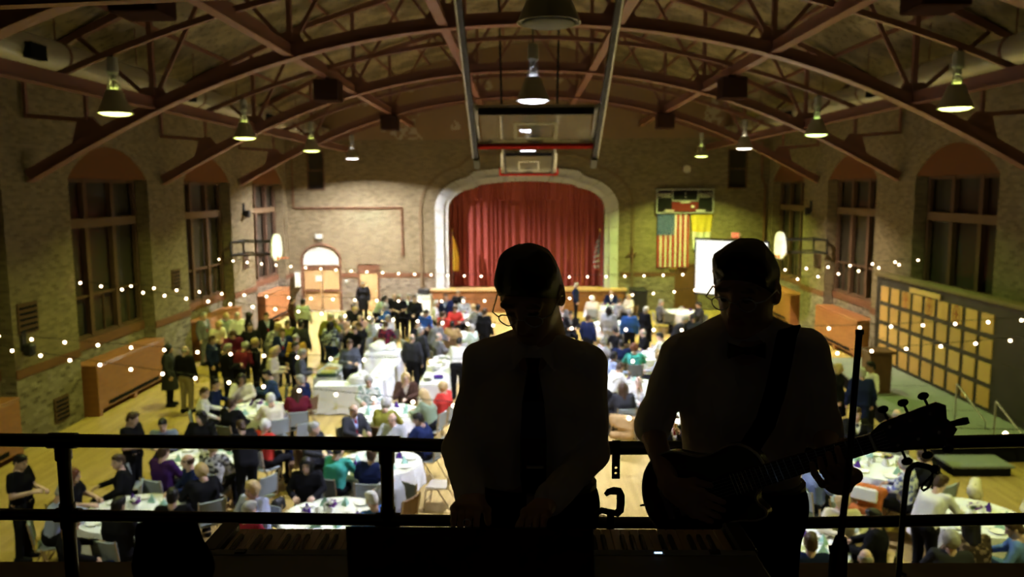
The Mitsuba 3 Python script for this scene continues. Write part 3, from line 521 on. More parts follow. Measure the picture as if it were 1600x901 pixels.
# ================================================================== hanging basketball hoops
scene['m_smudged'] = {'type': 'blendbsdf', 'weight': .16, 'a': {'type': 'thindielectric', 'int_ior': 1.5}, 'b': {'type': 'twosided', 'b': {'type': 'diffuse', 'reflectance': rgb(.75, .75, .70)}}}
def hoop(label, wdt, yb, zb, yt, zt, yr, zr, ytop, ztop, thick=.06):
    k = thing('hanging_hoop', label, 'basketball hoop'); w = wdt/2
    dvec = np.array([0, yt-yb, zt-zb]); hgt = np.linalg.norm(dvec); dvec = dvec/hgt; nrm = np.array([0, -dvec[2], dvec[1]])
    if nrm[1] < 0: nrm = -nrm
    P = lambda x, t, o=0.0: np.array([x, yb, zb])+dvec*t*hgt+nrm*o
    q = trimesh.Trimesh([P(-w+.05, .03), P(w-.05, .03), P(w-.05, .97), P(-w+.05, .97)], [(0, 1, 2), (0, 2, 3)], process=False); part(k, 'glass_board', q, 'm_smudged')
    part(k, 'board_frame', cat(*[beam(P(a, b), P(c, d), .05, .05, nrm) for a, b, c, d in ((-w, 0, w, 0), (-w, 1, w, 1), (-w, 0, -w, 1), (w, 0, w, 1))]), alu)
    def line(a, b, c, d, t=.05): return beam(P(a, b, -.006), P(c, d, -.006), t, .004, nrm)
    part(k, 'target_square', cat(line(-.3, .14, .3, .14), line(-.3, .56, .3, .56), line(-.3, .14, -.3, .56), line(.3, .14, .3, .56), line(-w+.2, .06, -.12, .06), line(.12, .06, w-.2, .06)), white_m)
    part(k, 'rim', tube([P(.228*math.sin(a), .16, .38+.228*math.cos(a)) for a in np.linspace(0, 2*PI, 31)[:-1]], .012, 6, True), 'm_rim_orange'); part(k, 'rim_bracket', cat(beam(P(0, .16, .0), P(0, .16, .16), .14, .14, nrm)), black)
    part(k, 'pad', cat(beam(P(-w-.05, -.03, -.03), P(w+.05, -.03, -.03), .07, .08, nrm), *[beam(P(s*(w+.06), -.04, -.03), P(s*(w+.06), .25, -.03), .06, .08, nrm) for s in (-1, 1)]), red_pad, label='red padding along the lower edge')
    part(k, 'crossbar', beam((-w+.04, yt-.02, zt-.06), (w-.04, yt-.02, zt-.06), .07, .10), black)
    for s in (-1, 1):
        a, b = np.array([s*yr[0], yr[1], zr]), np.array([s*ytop[0], ytop[1], ztop])
        part(k, 'rail', beam(a, b, thick, thick*1.6), black); o = np.array([s*.045, -.02, 0]); part(k, 'tube', tube([a+o, b+o], .022, 8), alu); part(k, 'end_cap', beam(a-np.array([0, .05, 0]), a+np.array([0, .12, -.12]), thick*1.5, .10), grey_m)
        part(k, 'strut', beam(P(s*w, .1), a+(b-a)*.12, .04, .04), black); part(k, 'side_arm', beam(P(s*(w-.02), .95), a+(b-a)*.33, .04, .05), grey_m)
    part(k, 'hanger', cat(beam((-ytop[0], ytop[1], ztop), (ytop[0], ytop[1], ztop), .08, .1), *[beam((s*ytop[0], ytop[1], ztop), (s*ytop[0]*1.1, ytop[1]+.1, 11.8), .06, .06) for s in (-1, 1)]), black)
hoop('folded-up glass basketball backboard with black rails hanging in the middle of the roof', 1.72, 12.3, 6.52, 11.6, 6.98, (.90, 12.42), 6.30, (.93, 8.9), 8.42)
hoop('smaller folded-up backboard with red lower edge before the stage arch', 1.66, 25.2, 6.36, 24.5, 6.95, (.72, 25.3), 6.28, (.76, 22.4), 8.0)
# ================================================================== strings of bulbs
bulb_s = mikit.ply(trimesh.creation.icosphere(1, .030), None, True)
STR = [(29.3, 22.83, 3.425, 3.895, .596, .599, -11.387, 'topmost string, passing in front of the stage curtain'), (22.2, 24.1, 3.294, 3.678, .783, .622, -11.224, 'second string, crossing just below the stage edge'),
       (20.0, 15.34, 3.628, 3.489, .723, .596, -11.4, 'third string, through the crowd before the stage'), (15.57, 15.38, 3.14, 3.17, .645, .663, -11.3, 'fourth string, from the left pier across the buffet'), (15.4, 8.45, 3.021, 3.215, .616, .696, -11.3, 'lowest string, over the nearest tables')]
for ya, yb, za, zb, sag, sp_, x0, l in STR:
    k = thing('light_string', f'string of warm round bulbs, {l}', 'string lights', 'strings of bulbs across the hall')
    pt = lambda x: np.array([x, ya+(yb-ya)*(x+W)/(2*W), za+(zb-za)*(x+W)/(2*W)-4*sag*((x+W)/(2*W))*(1-(x+W)/(2*W))])
    part(k, 'cord', tube([pt(x) for x in np.linspace(-W, W, 60)], .006, 5), black)
    c_ = math.cos(math.atan2(yb-ya, 2*W)); x = x0 if x0 > -11.39 else -11.387
    while x < W-.1:
        p = pt(x); part(k, 'bulb', bulb_s, white_m, at(p[0], p[1], p[2]-.06), emitter={'type': 'area', 'radiance': rgb(24, 16.5, 9.0), 'sampling_weight': .012}); x += sp_*c_
# ================================================================== bodies: signed distances -> one closed surface
_TETS = np.array([(0, 5, 1, 6), (0, 1, 2, 6), (0, 2, 3, 6), (0, 3, 7, 6), (0, 7, 4, 6), (0, 4, 5, 6)])
_COR = np.array([(0, 0, 0), (1, 0, 0), (1, 1, 0), (0, 1, 0), (0, 0, 1), (1, 0, 1), (1, 1, 1), (0, 1, 1)])
def iso(F, lo, h):
    F = np.where(np.abs(F) < 1e-6, 1e-6, F); n = np.array(F.shape)
    c = [F[a:n[0]-1+a, b:n[1]-1+b, d:n[2]-1+d] for a, b, d in _COR]
    mn = np.minimum.reduce(c); mx = np.maximum.reduce(c)
    I = np.argwhere((mn < 0) & (mx > 0))
    st = np.array([n[1]*n[2], n[2], 1]); ids = (I[:, None, :]+_COR[None]) @ st
    Ff = F.ravel(); E0, E1, E2, IN, OUT = [], [], [], [], []
    for t in _TETS:
        q = ids[:, t]; s = Ff[q] < 0; cnt = s.sum(1)
        for k in (1, 3):
            m = cnt == k
            if m.any():
                qq, ss = q[m], s[m] if k == 1 else ~s[m]
                a = ss.argmax(1); r = np.arange(len(qq)); A = qq[r, a]
                B = [qq[r, (a+j) % 4] for j in (1, 2, 3)]
                E0.append(np.c_[A, B[0]]); E1.append(np.c_[A, B[1]]); E2.append(np.c_[A, B[2]])
                IN.append(A if k == 1 else B[0]); OUT.append(B[0] if k == 1 else A)
        m = cnt == 2
        if m.any():
            qq, ss = q[m], s[m]; o = np.argsort(~ss, axis=1, kind='stable'); r = np.arange(len(qq))
            a, b, c_, d = [qq[r, o[:, j]] for j in range(4)]
            E0 += [np.c_[a, c_], np.c_[a, c_]]; E1 += [np.c_[a, d], np.c_[b, d]]; E2 += [np.c_[b, d], np.c_[b, c_]]
            IN += [a, a]; OUT += [c_, c_]
    E = np.stack([np.vstack(E0), np.vstack(E1), np.vstack(E2)], 1); IN = np.concatenate(IN); OUT = np.concatenate(OUT)
    Es = np.sort(E.reshape(-1, 2), 1); key = Es[:, 0].astype(np.int64)*F.size+Es[:, 1]
    u, inv = np.unique(key, return_inverse=True); a, b = u//F.size, u % F.size
    pos = lambda i: np.stack(np.unravel_index(i, F.shape), -1).astype(float)
    fa, fb = Ff[a], Ff[b]; tt = np.clip(fa/(fa-fb), .02, .98)[:, None]
    V = lo+h*(pos(a)*(1-tt)+pos(b)*tt); T_ = inv.reshape(-1, 3)
    nr = np.cross(V[T_[:, 1]]-V[T_[:, 0]], V[T_[:, 2]]-V[T_[:, 0]]); dr_ = pos(OUT)-pos(IN)
    fl = (nr*dr_).sum(1) < 0; T_[fl] = T_[fl][:, ::-1]
    return V, T_
def mani(V, F, tol=0.0):
    m = m3.Manifold(m3.Mesh(np.asarray(V, np.float32), np.asarray(F, np.uint32)))
    return m.simplify(tol) if tol else m
class Field:
    """a grid that shapes are blended into, each only near itself"""
    def __init__(s, lo, hi, h):
        s.lo = np.array(lo, float); s.h = h; n = np.ceil((np.array(hi)-s.lo)/h).astype(int)+1
        s.F = np.full(n, .3, np.float32); s.ax = [s.lo[i]+h*np.arange(n[i], dtype=np.float32) for i in range(3)]
    def _win(s, lo, hi):
        sl = []
        for i in range(3):
            a = max(0, int((lo[i]-s.lo[i])/s.h)); b = min(s.F.shape[i], int((hi[i]-s.lo[i])/s.h)+2)
            if b <= a: return None
            sl.append(slice(a, b))
        return tuple(sl)
    def _xyz(s, sl): return np.meshgrid(*[s.ax[i][sl[i]] for i in range(3)], indexing='ij')
    def _mix(s, sl, d, k, sub=False):
        F = s.F[sl]
        if sub: s.F[sl] = np.maximum(F, -d) if k <= 0 else np.maximum(F, -d)+np.maximum(k-np.abs(F+d), 0)**2/(4*k)
        else: s.F[sl] = np.minimum(F, d) if k <= 0 else np.minimum(F, d)-np.maximum(k-np.abs(F-d), 0)**2/(4*k)
    def cone(s, a, b, ra, rb, k=.03, sub=False, flat=None):
        a, b = np.array(a, float), np.array(b, float); m = max(ra, rb)+k+2*s.h
        if flat is not None: m = m/min(flat[1], 1)
        sl = s._win(np.minimum(a, b)-m, np.maximum(a, b)+m)
        if sl is None: return s
        X, Y, Z = s._xyz(sl); ab = b-a; L2 = max(ab@ab, 1e-9)
        px, py, pz = X-a[0], Y-a[1], Z-a[2]
        t = np.clip((px*ab[0]+py*ab[1]+pz*ab[2])/L2, 0, 1)
        dx, dy, dz = px-t*ab[0], py-t*ab[1], pz-t*ab[2]
        if flat is not None:  # squeezed along one direction
            u = np.array(flat[0], float); u /= np.linalg.norm(u); w = dx*u[0]+dy*u[1]+dz*u[2]; q = 1/flat[1]-1
            dx, dy, dz = dx+q*w*u[0], dy+q*w*u[1], dz+q*w*u[2]
        s._mix(sl, np.sqrt(dx*dx+dy*dy+dz*dz)-(ra+(rb-ra)*t), k, sub); return s
    def ell(s, c, r, k=.02, M=None, sub=False):
        c = np.array(c, float); r = np.array(r, float); m = r.max()+k+2*s.h; sl = s._win(c-m, c+m)
        if sl is None: return s
        X, Y, Z = s._xyz(sl); P = np.stack([X-c[0], Y-c[1], Z-c[2]], -1)
        if M is not None: P = P @ np.asarray(M)
        q = np.sqrt(((P/r)**2).sum(-1)); g = np.sqrt(((P/r**2)**2).sum(-1))
        s._mix(sl, q*(q-1)/np.maximum(g, 1e-6), k, sub); return s
    def cut(s, fn):
        X, Y, Z = np.meshgrid(*s.ax, indexing='ij'); s.F = np.maximum(s.F, fn(X, Y, Z)); return s
    def bump(s, amp, fr, seed=0):
        X, Y, Z = np.meshgrid(*s.ax, indexing='ij'); near = np.abs(s.F) < 3*s.h+amp
        P = np.stack([X[near], Y[near], Z[near]], -1)*np.array(fr); s.F[near] += amp*2*(meshkit.fbm(P, 3, seed)-.5); return s
    def mesh(s, tol=0.0):
        s.F[0] = s.F[-1] = .1; s.F[:, 0] = s.F[:, -1] = .1; s.F[:, :, 0] = s.F[:, :, -1] = .1
        return mani(*iso(s.F, s.lo, s.h), tol)
def rot3(yaw=0, pitch=0, roll=0):
    """columns right, front, up after turning left by yaw, nodding down by pitch, tilting right by roll (degrees)"""
    y, p, r = np.radians([yaw, -pitch, roll])
    Rz = np.array([[np.cos(y), -np.sin(y), 0], [np.sin(y), np.cos(y), 0], [0, 0, 1]])
    Rx = np.array([[1, 0, 0], [0, np.cos(p), -np.sin(p)], [0, np.sin(p), np.cos(p)]])
    Ry = np.array([[np.cos(r), 0, np.sin(r)], [0, 1, 0], [-np.sin(r), 0, np.cos(r)]])
    return Rz @ Rx @ Ry
def xf(m, M, t=(0, 0, 0)): return m.transform(np.c_[np.asarray(M, float), np.asarray(t, float)])
def head_mesh(h=.007, tol=.0008):
    f = Field((-.11, -.14, -.19), (.11, .16, .15), h)
    f.ell((0, -.012, .025), (.074, .094, .090), .03).ell((0, .022, -.045), (.058, .070, .075), .04)
    f.ell((0, .062, -.088), (.026, .026, .022), .03)                                   # chin
    f.cone((0, .086, .018), (0, .106, -.022), .010, .0155, .014).ell((0, .092, -.028), (.021, .014, .010), .01)
    f.cone((-.045, .076, .030), (.045, .076, .030), .011, .011, .016)                       # brow
    f.ell((-.031, .094, .010), (.016, .010, .010), .012, None, True).ell((.031, .094, .010), (.016, .010, .010), .012, None, True)
    f.ell((-.031, .076, .008), (.013, .013, .012), .006).ell((.031, .076, .008), (.013, .013, .012), .006)
    f.cone((-.018, .083, -.055), (.018, .083, -.055), .008, .008, .008)                     # lips
    for s in (-1, 1): f.ell((s*.079, -.008, -.005), (.011, .022, .033), .01).ell((s*.088, .0, -.002), (.008, .012, .02), .006, None, True)
    f.cone((0, -.025, -.05), (0, -.035, -.19), .055, .058, .03)
    return f.mesh(tol)
HAIRLINE = lambda y: -.012+np.where(y > 0, .95, .82)*y
def hair_field(style, h=.008):
    f = Field((-.17, -.2, -.36), (.17, .17, .19), h)
    if style == 'bald':
        f.ell((0, -.014, .02), (.083, .104, .094), 0); f.cut(lambda x, y, z: z-.035-.15*np.abs(y)); f.cut(lambda x, y, z: .0+.8*y-z-.02); f.cut(lambda x, y, z: y-.045)
    elif style in ('short', 'musician'):
        f.ell((0, -.014, .03), (.085, .106, .102), 0).ell((.02, .03, .09), (.055, .06, .042), .03).ell((0, -.048, -.035), (.073, .070, .066), .02).bump(.006, (34, 34, 14))
        f.cut(lambda x, y, z: HAIRLINE(y)-z)
    elif style == 'bob':
        f.ell((0, -.02, .012), (.103, .118, .128), 0).bump(.008, (24, 24, 9)); f.ell((0, .11, -.05), (.07, .085, .105), .02, None, True)
        f.cut(lambda x, y, z: -.105-z+.0*y)
    elif style == 'long':
        f.ell((0, -.018, .02), (.098, .114, .115), 0)
        for s in (-1, 0, 1): f.cone((s*.06, -.055+.02*abs(s), .0), (s*.075, -.085+.05*abs(s), -.24), .055, .042, .05)
        f.bump(.008, (28, 28, 7)); f.ell((0, .11, -.06), (.066, .085, .12), .02, None, True); f.cut(lambda x, y, z: np.where((y > .05), -.13-z, -1))
    elif style == 'curly':
        f.ell((0, -.02, .03), (.118, .125, .135), 0).bump(.026, (26, 26, 26)); f.ell((0, .12, -.05), (.07, .09, .10), .02, None, True); f.cut(lambda x, y, z: -.09-z)
    return f
def hand_mesh(curl=.5, h=.0055, tol=.0012):
    """right hand, wrist at the origin, fingers along +y, palm down (-z), thumb toward -x"""
    f = Field((-.085, -.05, -.10), (.07, .22, .05), h)
    f.cone((-.012, -.03, 0), (-.016, .03, 0), .026, .027, .02, flat=((0, 0, 1), .72))
    for i, (x, L_) in enumerate(((-.032, .072), (-.011, .080), (.010, .075), (.030, .058))):
        f.cone((x*.5, .02, 0), (x, .088, .002), .018, .0145, .014)
        p = np.array([x, .088, .002]); a = .0
        for q, seg in enumerate((.42, .32, .26)):
            a += curl*(.55+.25*q); n = p+np.array([x*.06, math.cos(a), -math.sin(a)])*L_*seg
            f.cone(p, n, .0095-.0008*q, .0088-.0008*q, .004); p = n
    f.cone((-.022, .012, -.004), (-.050, .045, -.016), .017, .0125, .012).cone((-.050, .045, -.016), (-.058, .085, -.026-.02*curl), .0115, .009, .005)
    return f.mesh(tol)
def limb_frame(a, b, palm):
    y = np.array(b, float)-np.array(a, float); y /= np.linalg.norm(y); z = -np.array(palm, float); z -= y*(z@y); z /= np.linalg.norm(z)
    return np.stack([np.cross(y, z), y, z], 1)
HEAD_HI, HAND_C, HAND_F = head_mesh(.006, .0006), hand_mesh(.75), hand_mesh(.35)
HEAD = head_mesh(.0085, .0022)
mir = lambda m: m.mirror((1, 0, 0))
# ------------------------------------------------------------------ crowd poses (front is +y)
def pose(kind):
    J = {}
    if kind[0] == 's':
        lean = {'sa': .02, 'sb': .17, 'sc': .03, 'sd': .09}[kind]; top = {'sb': -.04}.get(kind, 0)
        J.update(hip=(.095, .0, .55), knee=(.135, .44, .53), ank=(.125, .42, .09), pel=np.array([0, -.02, .57]), che=np.array([0, lean*.6-.03, .90+top*.5]), nec=np.array([0, lean-.03, 1.10+top]))
        J['head'] = np.array([0, lean+.015, 1.225+top])
        el = {'sa': [(.27, .07+lean, .84), (-.27, .07+lean, .84)], 'sb': [(.29, .25, .80), (-.29, .25, .80)], 'sc': [(.29, .02, .84), (-.27, .10, .84)], 'sd': [(.24, .28, .80), (-.27, .12, .84)]}[kind]
        wr = {'sa': [(.16, .30, .79), (-.16, .30, .79)], 'sb': [(.10, .44, .80), (-.14, .46, .79)], 'sc': [(.20, .25, .70), (-.14, .36, .80)], 'sd': [(.07, .22, 1.03), (-.06, .36, .79)]}[kind]
        J['look'] = {'sa': (0, 8), 'sb': (12, 24), 'sc': (-38, 6), 'sd': (14, 6)}[kind]
    else:
        lean = {'ta': .0, 'tb': .02, 'tc': .22, 'td': .0}[kind]; dz = {'tc': -.07}.get(kind, 0)
        J.update(hip=(.095, -.25*lean, .91), knee=(.105, .0, .50), ank=(.11, -.03, .09), pel=np.array([0, -.25*lean, .94]), che=np.array([0, lean*.5-.02, 1.27+dz*.5]), nec=np.array([0, lean-.03, 1.47+dz]))
        J['head'] = np.array([0, lean*1.25+.015, 1.60+dz*1.3])
        el = {'ta': [(.27, -.03, 1.13), (-.27, -.03, 1.13)], 'tb': [(.26, .02, 1.13), (-.26, .03, 1.13)], 'tc': [(.27, .28, 1.16), (-.26, .16, 1.10)], 'td': [(.27, .03, 1.13), (-.27, .03, 1.13)]}[kind]
        wr = {'ta': [(.27, .06, .88), (-.27, .05, .88)], 'tb': [(.14, .27, 1.16), (-.12, .28, 1.12)], 'tc': [(.20, .52, 1.06), (-.16, .40, 1.02)], 'td': [(.07, .20, 1.03), (-.05, .22, 1.01)]}[kind]
        J['look'] = {'ta': (8, 4), 'tb': (-10, 18), 'tc': (0, 28), 'td': (-28, 6)}[kind]
    J['el'], J['wr'] = el, wr; J['sho'] = [J['nec']+np.array([s*.185, .0, -.05]) for s in (1, -1)]
    return J
def torso(f, J, g, k=.07):
    p, c, n = J['pel'], J['che'], J['nec']
    for s in (-1, 1):
        o = np.array([s*.085, 0, 0]); f.cone(p+o, c+o*.9, .105+g, .112+g, k); f.cone(c+o, n+np.array([s*.10, -.005, -.10]), .112+g, .078+g, k)
    f.cone(n+np.array([-.145, 0, -.075]), n+np.array([.145, 0, -.075]), .054+g, .054+g, .05)
def arms(f, J, g, frac=2.0, k=.035):
    for i in (0, 1):
        s, e, w = np.array(J['sho'][i]), np.array(J['el'][i]), np.array(J['wr'][i])
        if frac <= 1: f.cone(s, s+(e-s)*frac, .058+g, .052+g*1.6, k)
        else: f.cone(s, e, .056+g, .044+g, k); f.cone(e, w-(w-e)*.04, .043+g, .033+g, .02)
def legs(f, J, g, k=.05, to=1.0, wide=1.0):
    for s in (-1, 1):
        h, kn, a = [np.array(J[q])*np.array([s, 1, 1]) for q in ('hip', 'knee', 'ank')]
        f.cone(J['pel']+np.array([s*.07, -.01, -.01]), h+np.array([0, .02, 0]), .115+g, .098+g, k); f.cone(h, kn, .090+g, .060+g, k); f.cone(kn, kn+(a-kn)*to, (.058+g)*wide, (.042+g*1.4)*wide, .03)
def body_box(J): 
    P = np.array([J['head']+np.array([0, 0, .02]), J['pel'], *J['el'], *J['wr'], *J['sho'], J['knee'], J['ank']]); 
    return (-.42, P[:, 1].min()-.24, -.03), (.42, P[:, 1].max()+.26, P[:, 2].max()+.2)
_head_rot = {}
def make_pose(kind, h=.02, tol=.004):
    J = pose(kind); lo, hi = body_box(J); out = {}
    R = rot3(J['look'][0], J['look'][1]); _head_rot[kind] = (R, J['head'])
    f = Field(lo, hi, h); torso(f, J, 0); arms(f, J, 0); legs(f, J, 0); f.cone(J['nec']+np.array([0, 0, -.04]), J['head']+R @ np.array([0, -.03, -.13]), .062, .056, .03)
    for s in (-1, 1): a = np.array(J['ank'])*np.array([s, 1, 1]); f.cone(a, a+np.array([0, .10, -.05]), .04, .028, .02)
    b = f.mesh(tol); hd = xf(HEAD, R, J['head'])
    for i, s in ((0, 1), (1, -1)):
        M = limb_frame(J['el'][i], J['wr'][i], (-s*.55, .15, -.8) if kind[0] == 's' or kind in ('tb', 'td') else (-s, 0, -.1))
        b = b+xf(HAND_C if i == 0 else mir(HAND_C), M, J['wr'][i])
    out['body'] = b+hd
    f = Field(lo, hi, h); torso(f, J, .012); arms(f, J, .012); f.cut(lambda x, y, z: J['pel'][2]-.06-z); out['long'] = f.mesh(tol)
    f = Field(lo, hi, h); torso(f, J, .012); arms(f, J, .014, .62); f.cut(lambda x, y, z: J['pel'][2]-.06-z); out['short'] = f.mesh(tol)
    f = Field(lo, hi, h); torso(f, J, .024); arms(f, J, .020); f.cut(lambda x, y, z: J['pel'][2]-.13-z)
    zt, zb = J['nec'][2], J['nec'][2]-.34
    yf = lambda z: np.interp(z, [J['pel'][2], J['che'][2], J['nec'][2]], [J['pel'][1], J['che'][1], J['nec'][1]])
    f2 = Field(lo, hi, h); f2.F = f.F.copy()
    f2.cut(lambda x, y, z: np.minimum(np.minimum(.088*(z-zb)/(zt-zb)-np.abs(x), y-yf(z)-.02), zt-z+.05)); out['jacket'] = f2.mesh(tol*.7)
    f = Field(lo, hi, h); torso(f, J, .006); f.cut(lambda x, y, z: J['pel'][2]+.05-z); out['front'] = f.mesh(tol)
    if kind[0] == 't':
        f = Field(lo, hi, h); torso(f, J, .03); arms(f, J, .022); f.cone(J['pel'], (0, J['pel'][1], .48), .20, .23, .06); f.cut(lambda x, y, z: .48-z); out['coat'] = f.mesh(tol)
    else: out['coat'] = out['jacket']
    f = Field(lo, hi, h); legs(f, J, .014); f.cut(lambda x, y, z: z-J['pel'][2]-.10); out['trousers'] = f.mesh(tol)
    f = Field(lo, hi, .015)
    for s in (-1, 1):
        a = np.array(J['ank'])*np.array([s, 1, 1]); f.cone((a[0], a[1]-.04, .05), (a[0]+s*.01, a[1]+.15, .043), .056, .054, .02); f.cone(a, a+np.array([0, .01, -.03]), .060, .058, .03)
    f.cut(lambda x, y, z: .002-z); m_ = f.mesh(tol); out['shoe_r'] = m_.trim_by_plane((1, 0, 0), 0); out['shoe_l'] = m_.trim_by_plane((-1, 0, 0), 0)
    n = J['nec']; out['tie'] = trimesh.convex.convex_hull(np.array([(-.02, yf(zt-.06)+.095, zt-.06), (.02, yf(zt-.06)+.095, zt-.06), (-.03, yf(zb)+.135, zb-.02), (.03, yf(zb)+.135, zb-.02), (-.02, yf(zt-.06)+.08, zt-.06), (.03, yf(zb)+.12, zb-.02)]))
    return out
def skin_colour(tone):
    def f(V, R, c, hs=1.0):
        P = (V-c) @ R/hs; x, y, z = P.T; col = np.tile(np.array(tone), (len(V), 1)); near = (np.abs(z) < .14) & (y > .05)
        eye = near & (np.hypot((np.abs(x)-.031)/.014, (z-.009)/.008) < 1); lip = near & (np.hypot(x/.024, (z+.055)/.009) < 1); brow = near & (np.hypot((np.abs(x)-.033)/.020, (z-.034)/.006) < 1)
        col[lip] = np.array(tone)*(.80, .5, .5); col[brow] = np.array(tone)*.4; col[eye] = (.06, .045, .04); return col
    return f
SKINS = [(.56, .36, .27), (.62, .42, .33), (.30, .17, .11)]
scene['m_skin'] = {'type': 'twosided', 'b': {'type': 'principled', 'base_color': {'type': 'mesh_attribute', 'name': 'vertex_color'}, 'roughness': .5, 'specular': .35}}
def dedup(m):
    a = m.to_mesh(); return np.array(a.vert_properties[:, :3], float), np.array(a.tri_verts, int)
CLOTH = dict(black=(.012, .012, .014), charcoal=(.035, .036, .042), grey=(.13, .13, .14), silver=(.42, .43, .45), white=(.78, .78, .80), cream=(.74, .68, .54), navy=(.014, .02, .06), blue=(.04, .11, .36), slateblue=(.035, .06, .12), bluegrey=(.16, .20, .32), paleblue=(.36, .42, .66), denim=(.12, .22, .48), lilac=(.42, .46, .62), teal=(.06, .33, .27), mint=(.50, .62, .55), sage=(.20, .26, .17), olive=(.20, .19, .035), mustard=(.42, .24, .04), tan=(.42, .28, .13), brown=(.065, .035, .025), maroon=(.13, .018, .03), plum=(.12, .02, .05), wine=(.24, .02, .035), red=(.52, .05, .04), pink=(.58, .36, .36), purple=(.05, .02, .10), slate=(.09, .10, .12), khaki=(.25, .21, .14))
for k_, c_ in CLOTH.items(): diff('c_'+k_, c_)
def _patt(a, b, fr, t): return mikit.proc(lambda p, n, uv: mix(a, b, smoothstep(t, t+.08, noise(p.x*fr, p.y*fr, p.z*fr))))
for k_, (a, b) in dict(floral_white=((.80, .80, .78), (.25, .34, .30)), floral_grey=((.52, .52, .54), (.06, .06, .07)), floral_navy=((.02, .025, .06), (.5, .55, .66)), floral_blue=((.62, .64, .72), (.12, .14, .40)), floral_brown=((.04, .028, .02), (.20, .14, .10)), plaid_grey=((.36, .36, .40), (.08, .08, .09)), plaid_wine=((.16, .02, .04), (.03, .02, .05)), sequin_mint=((.35, .50, .42), (.8, .9, .85))).items():
    diff('c_'+k_, _patt(a, b, 21.0, .5))
for k_, c_ in dict(black=(.008, .007, .007), brown=(.05, .028, .015), auburn=(.14, .045, .02), blonde=(.46, .33, .15), grey=(.34, .33, .31), white=(.66, .65, .62)).items(): prin('hair_'+k_, c_, .5, 0, .3)
HAIRS = {}
for st in ('bald', 'short', 'bob', 'long', 'curly'):
    HAIRS[st] = mikit.ply(hair_field(st, .011 if st != 'curly' else .013).mesh(.003), None, True)
POSES = {}
for kd in ('sa', 'sb', 'sc', 'sd', 'ta', 'tb', 'tc', 'td'):
    o = make_pose(kd); R_, c_ = _head_rot[kd]; V, F = dedup(o.pop('body')); d = {}
    for ti, tone in enumerate(SKINS): d['body', ti] = mikit.ply((V, F), None, True, color=skin_colour(tone)(V, R_, c_))
    for q, m in o.items(): d[q] = mikit.ply(m, None, True if q != 'tie' else False)
    POSES[kd] = d
plate_m = lathe([(0, .0), (.07, .002), (.115, .018), (.12, .018), (.075, -.006), (0, -.006)], 20)
def person(x, y, kind, face, hair, hc, top, tc, bc, label, mirror=1, tone=0, size=1.0, group=None):
    k = thing('person', label, 'person', group); P = POSES[kind]
    tw = T().translate([x, y, 0]).rotate([0, 0, 1], -face).scale([size*mirror, size, size])
    part(k, 'body', P['body', tone], 'm_skin', tw)
    R_, c_ = _head_rot[kind]; M = np.eye(4); M[:3, :3] = R_; M[:3, 3] = c_
    part(k, 'hair', HAIRS[hair], 'm_hair_'+hc, tw @ T(M))
    pat = f'{top}_{tc}'
    if top in ('floral', 'plaid', 'sequin'): part(k, 'shirt', P['long'], 'm_c_'+pat, tw)
    elif top == 'suit': part(k, 'jacket', P['jacket'], 'm_c_'+tc, tw); part(k, 'shirt', P['front'], 'm_c_white' if tone != 1 else 'm_c_paleblue', tw, label='pale shirt'); part(k, 'tie', P['tie'], 'm_c_navy' if mirror > 0 else 'm_c_wine', tw)
    elif top == 'jacket': part(k, 'jacket', P['jacket'], 'm_c_'+tc, tw); part(k, 'shirt', P['front'], 'm_c_'+('grey' if tc in ('black', 'charcoal') else 'cream'), tw)
    elif top == 'coat': part(k, 'coat', P['coat'], 'm_c_'+tc, tw)
    else: part(k, 'shirt', P['short' if top == 'tee' else 'long'], 'm_c_'+tc, tw)
    part(k, 'trousers', P['trousers'], 'm_c_'+bc, tw); part(k, 'shoe', P['shoe_r'], 'm_c_black', tw); part(k, 'shoe', P['shoe_l'], 'm_c_black', tw)
    return k
TABLES = {'A': (-6.43, 12.14, 'at the table behind the left railing post'), 'B': (-6.3, 14.8, 'at the table behind the balding man'), 'C': (-6.42, 18.15, 'at the table left of the long buffet'), 'D': (-3.21, 12.0, 'at the table just behind the piano keys'), 'E': (-2.91, 14.5, 'at the table behind the middle railing post'), 'F': (-3.33, 17.92, 'at the table before the long buffet'), 'G': (6.42, 14.29, 'at the table below the guitar headstock'), 'H': (6.75, 12.0, 'at the table at the lower right corner'), 'I': (2.5, 20.6, 'at the table between the two musicians'), 'J': (3.3, 24.3, 'at the second table between the musicians'), 'K': (6.4, 33.2, 'at the far table under the projection screen'), 'L': (3.3, 34.4, 'at the far table right of the stage front'), 'M': (3.62, 10.96, "at the table behind the guitarist's hip"), 'N': (-2.75, 28.0, "at the table beside the keyboardist's shoulder"), 'O': (-2.6, 32.0, 'at the far table left of the stage front'), 'P': (-6.0, 29.6, 'at the far table near the wooden doors'), 'Q': (3.2, 30.2, 'at the table behind the blue-suited man'), 'R': (3.45, 18.2, "at the table under the guitarist's elbow")}
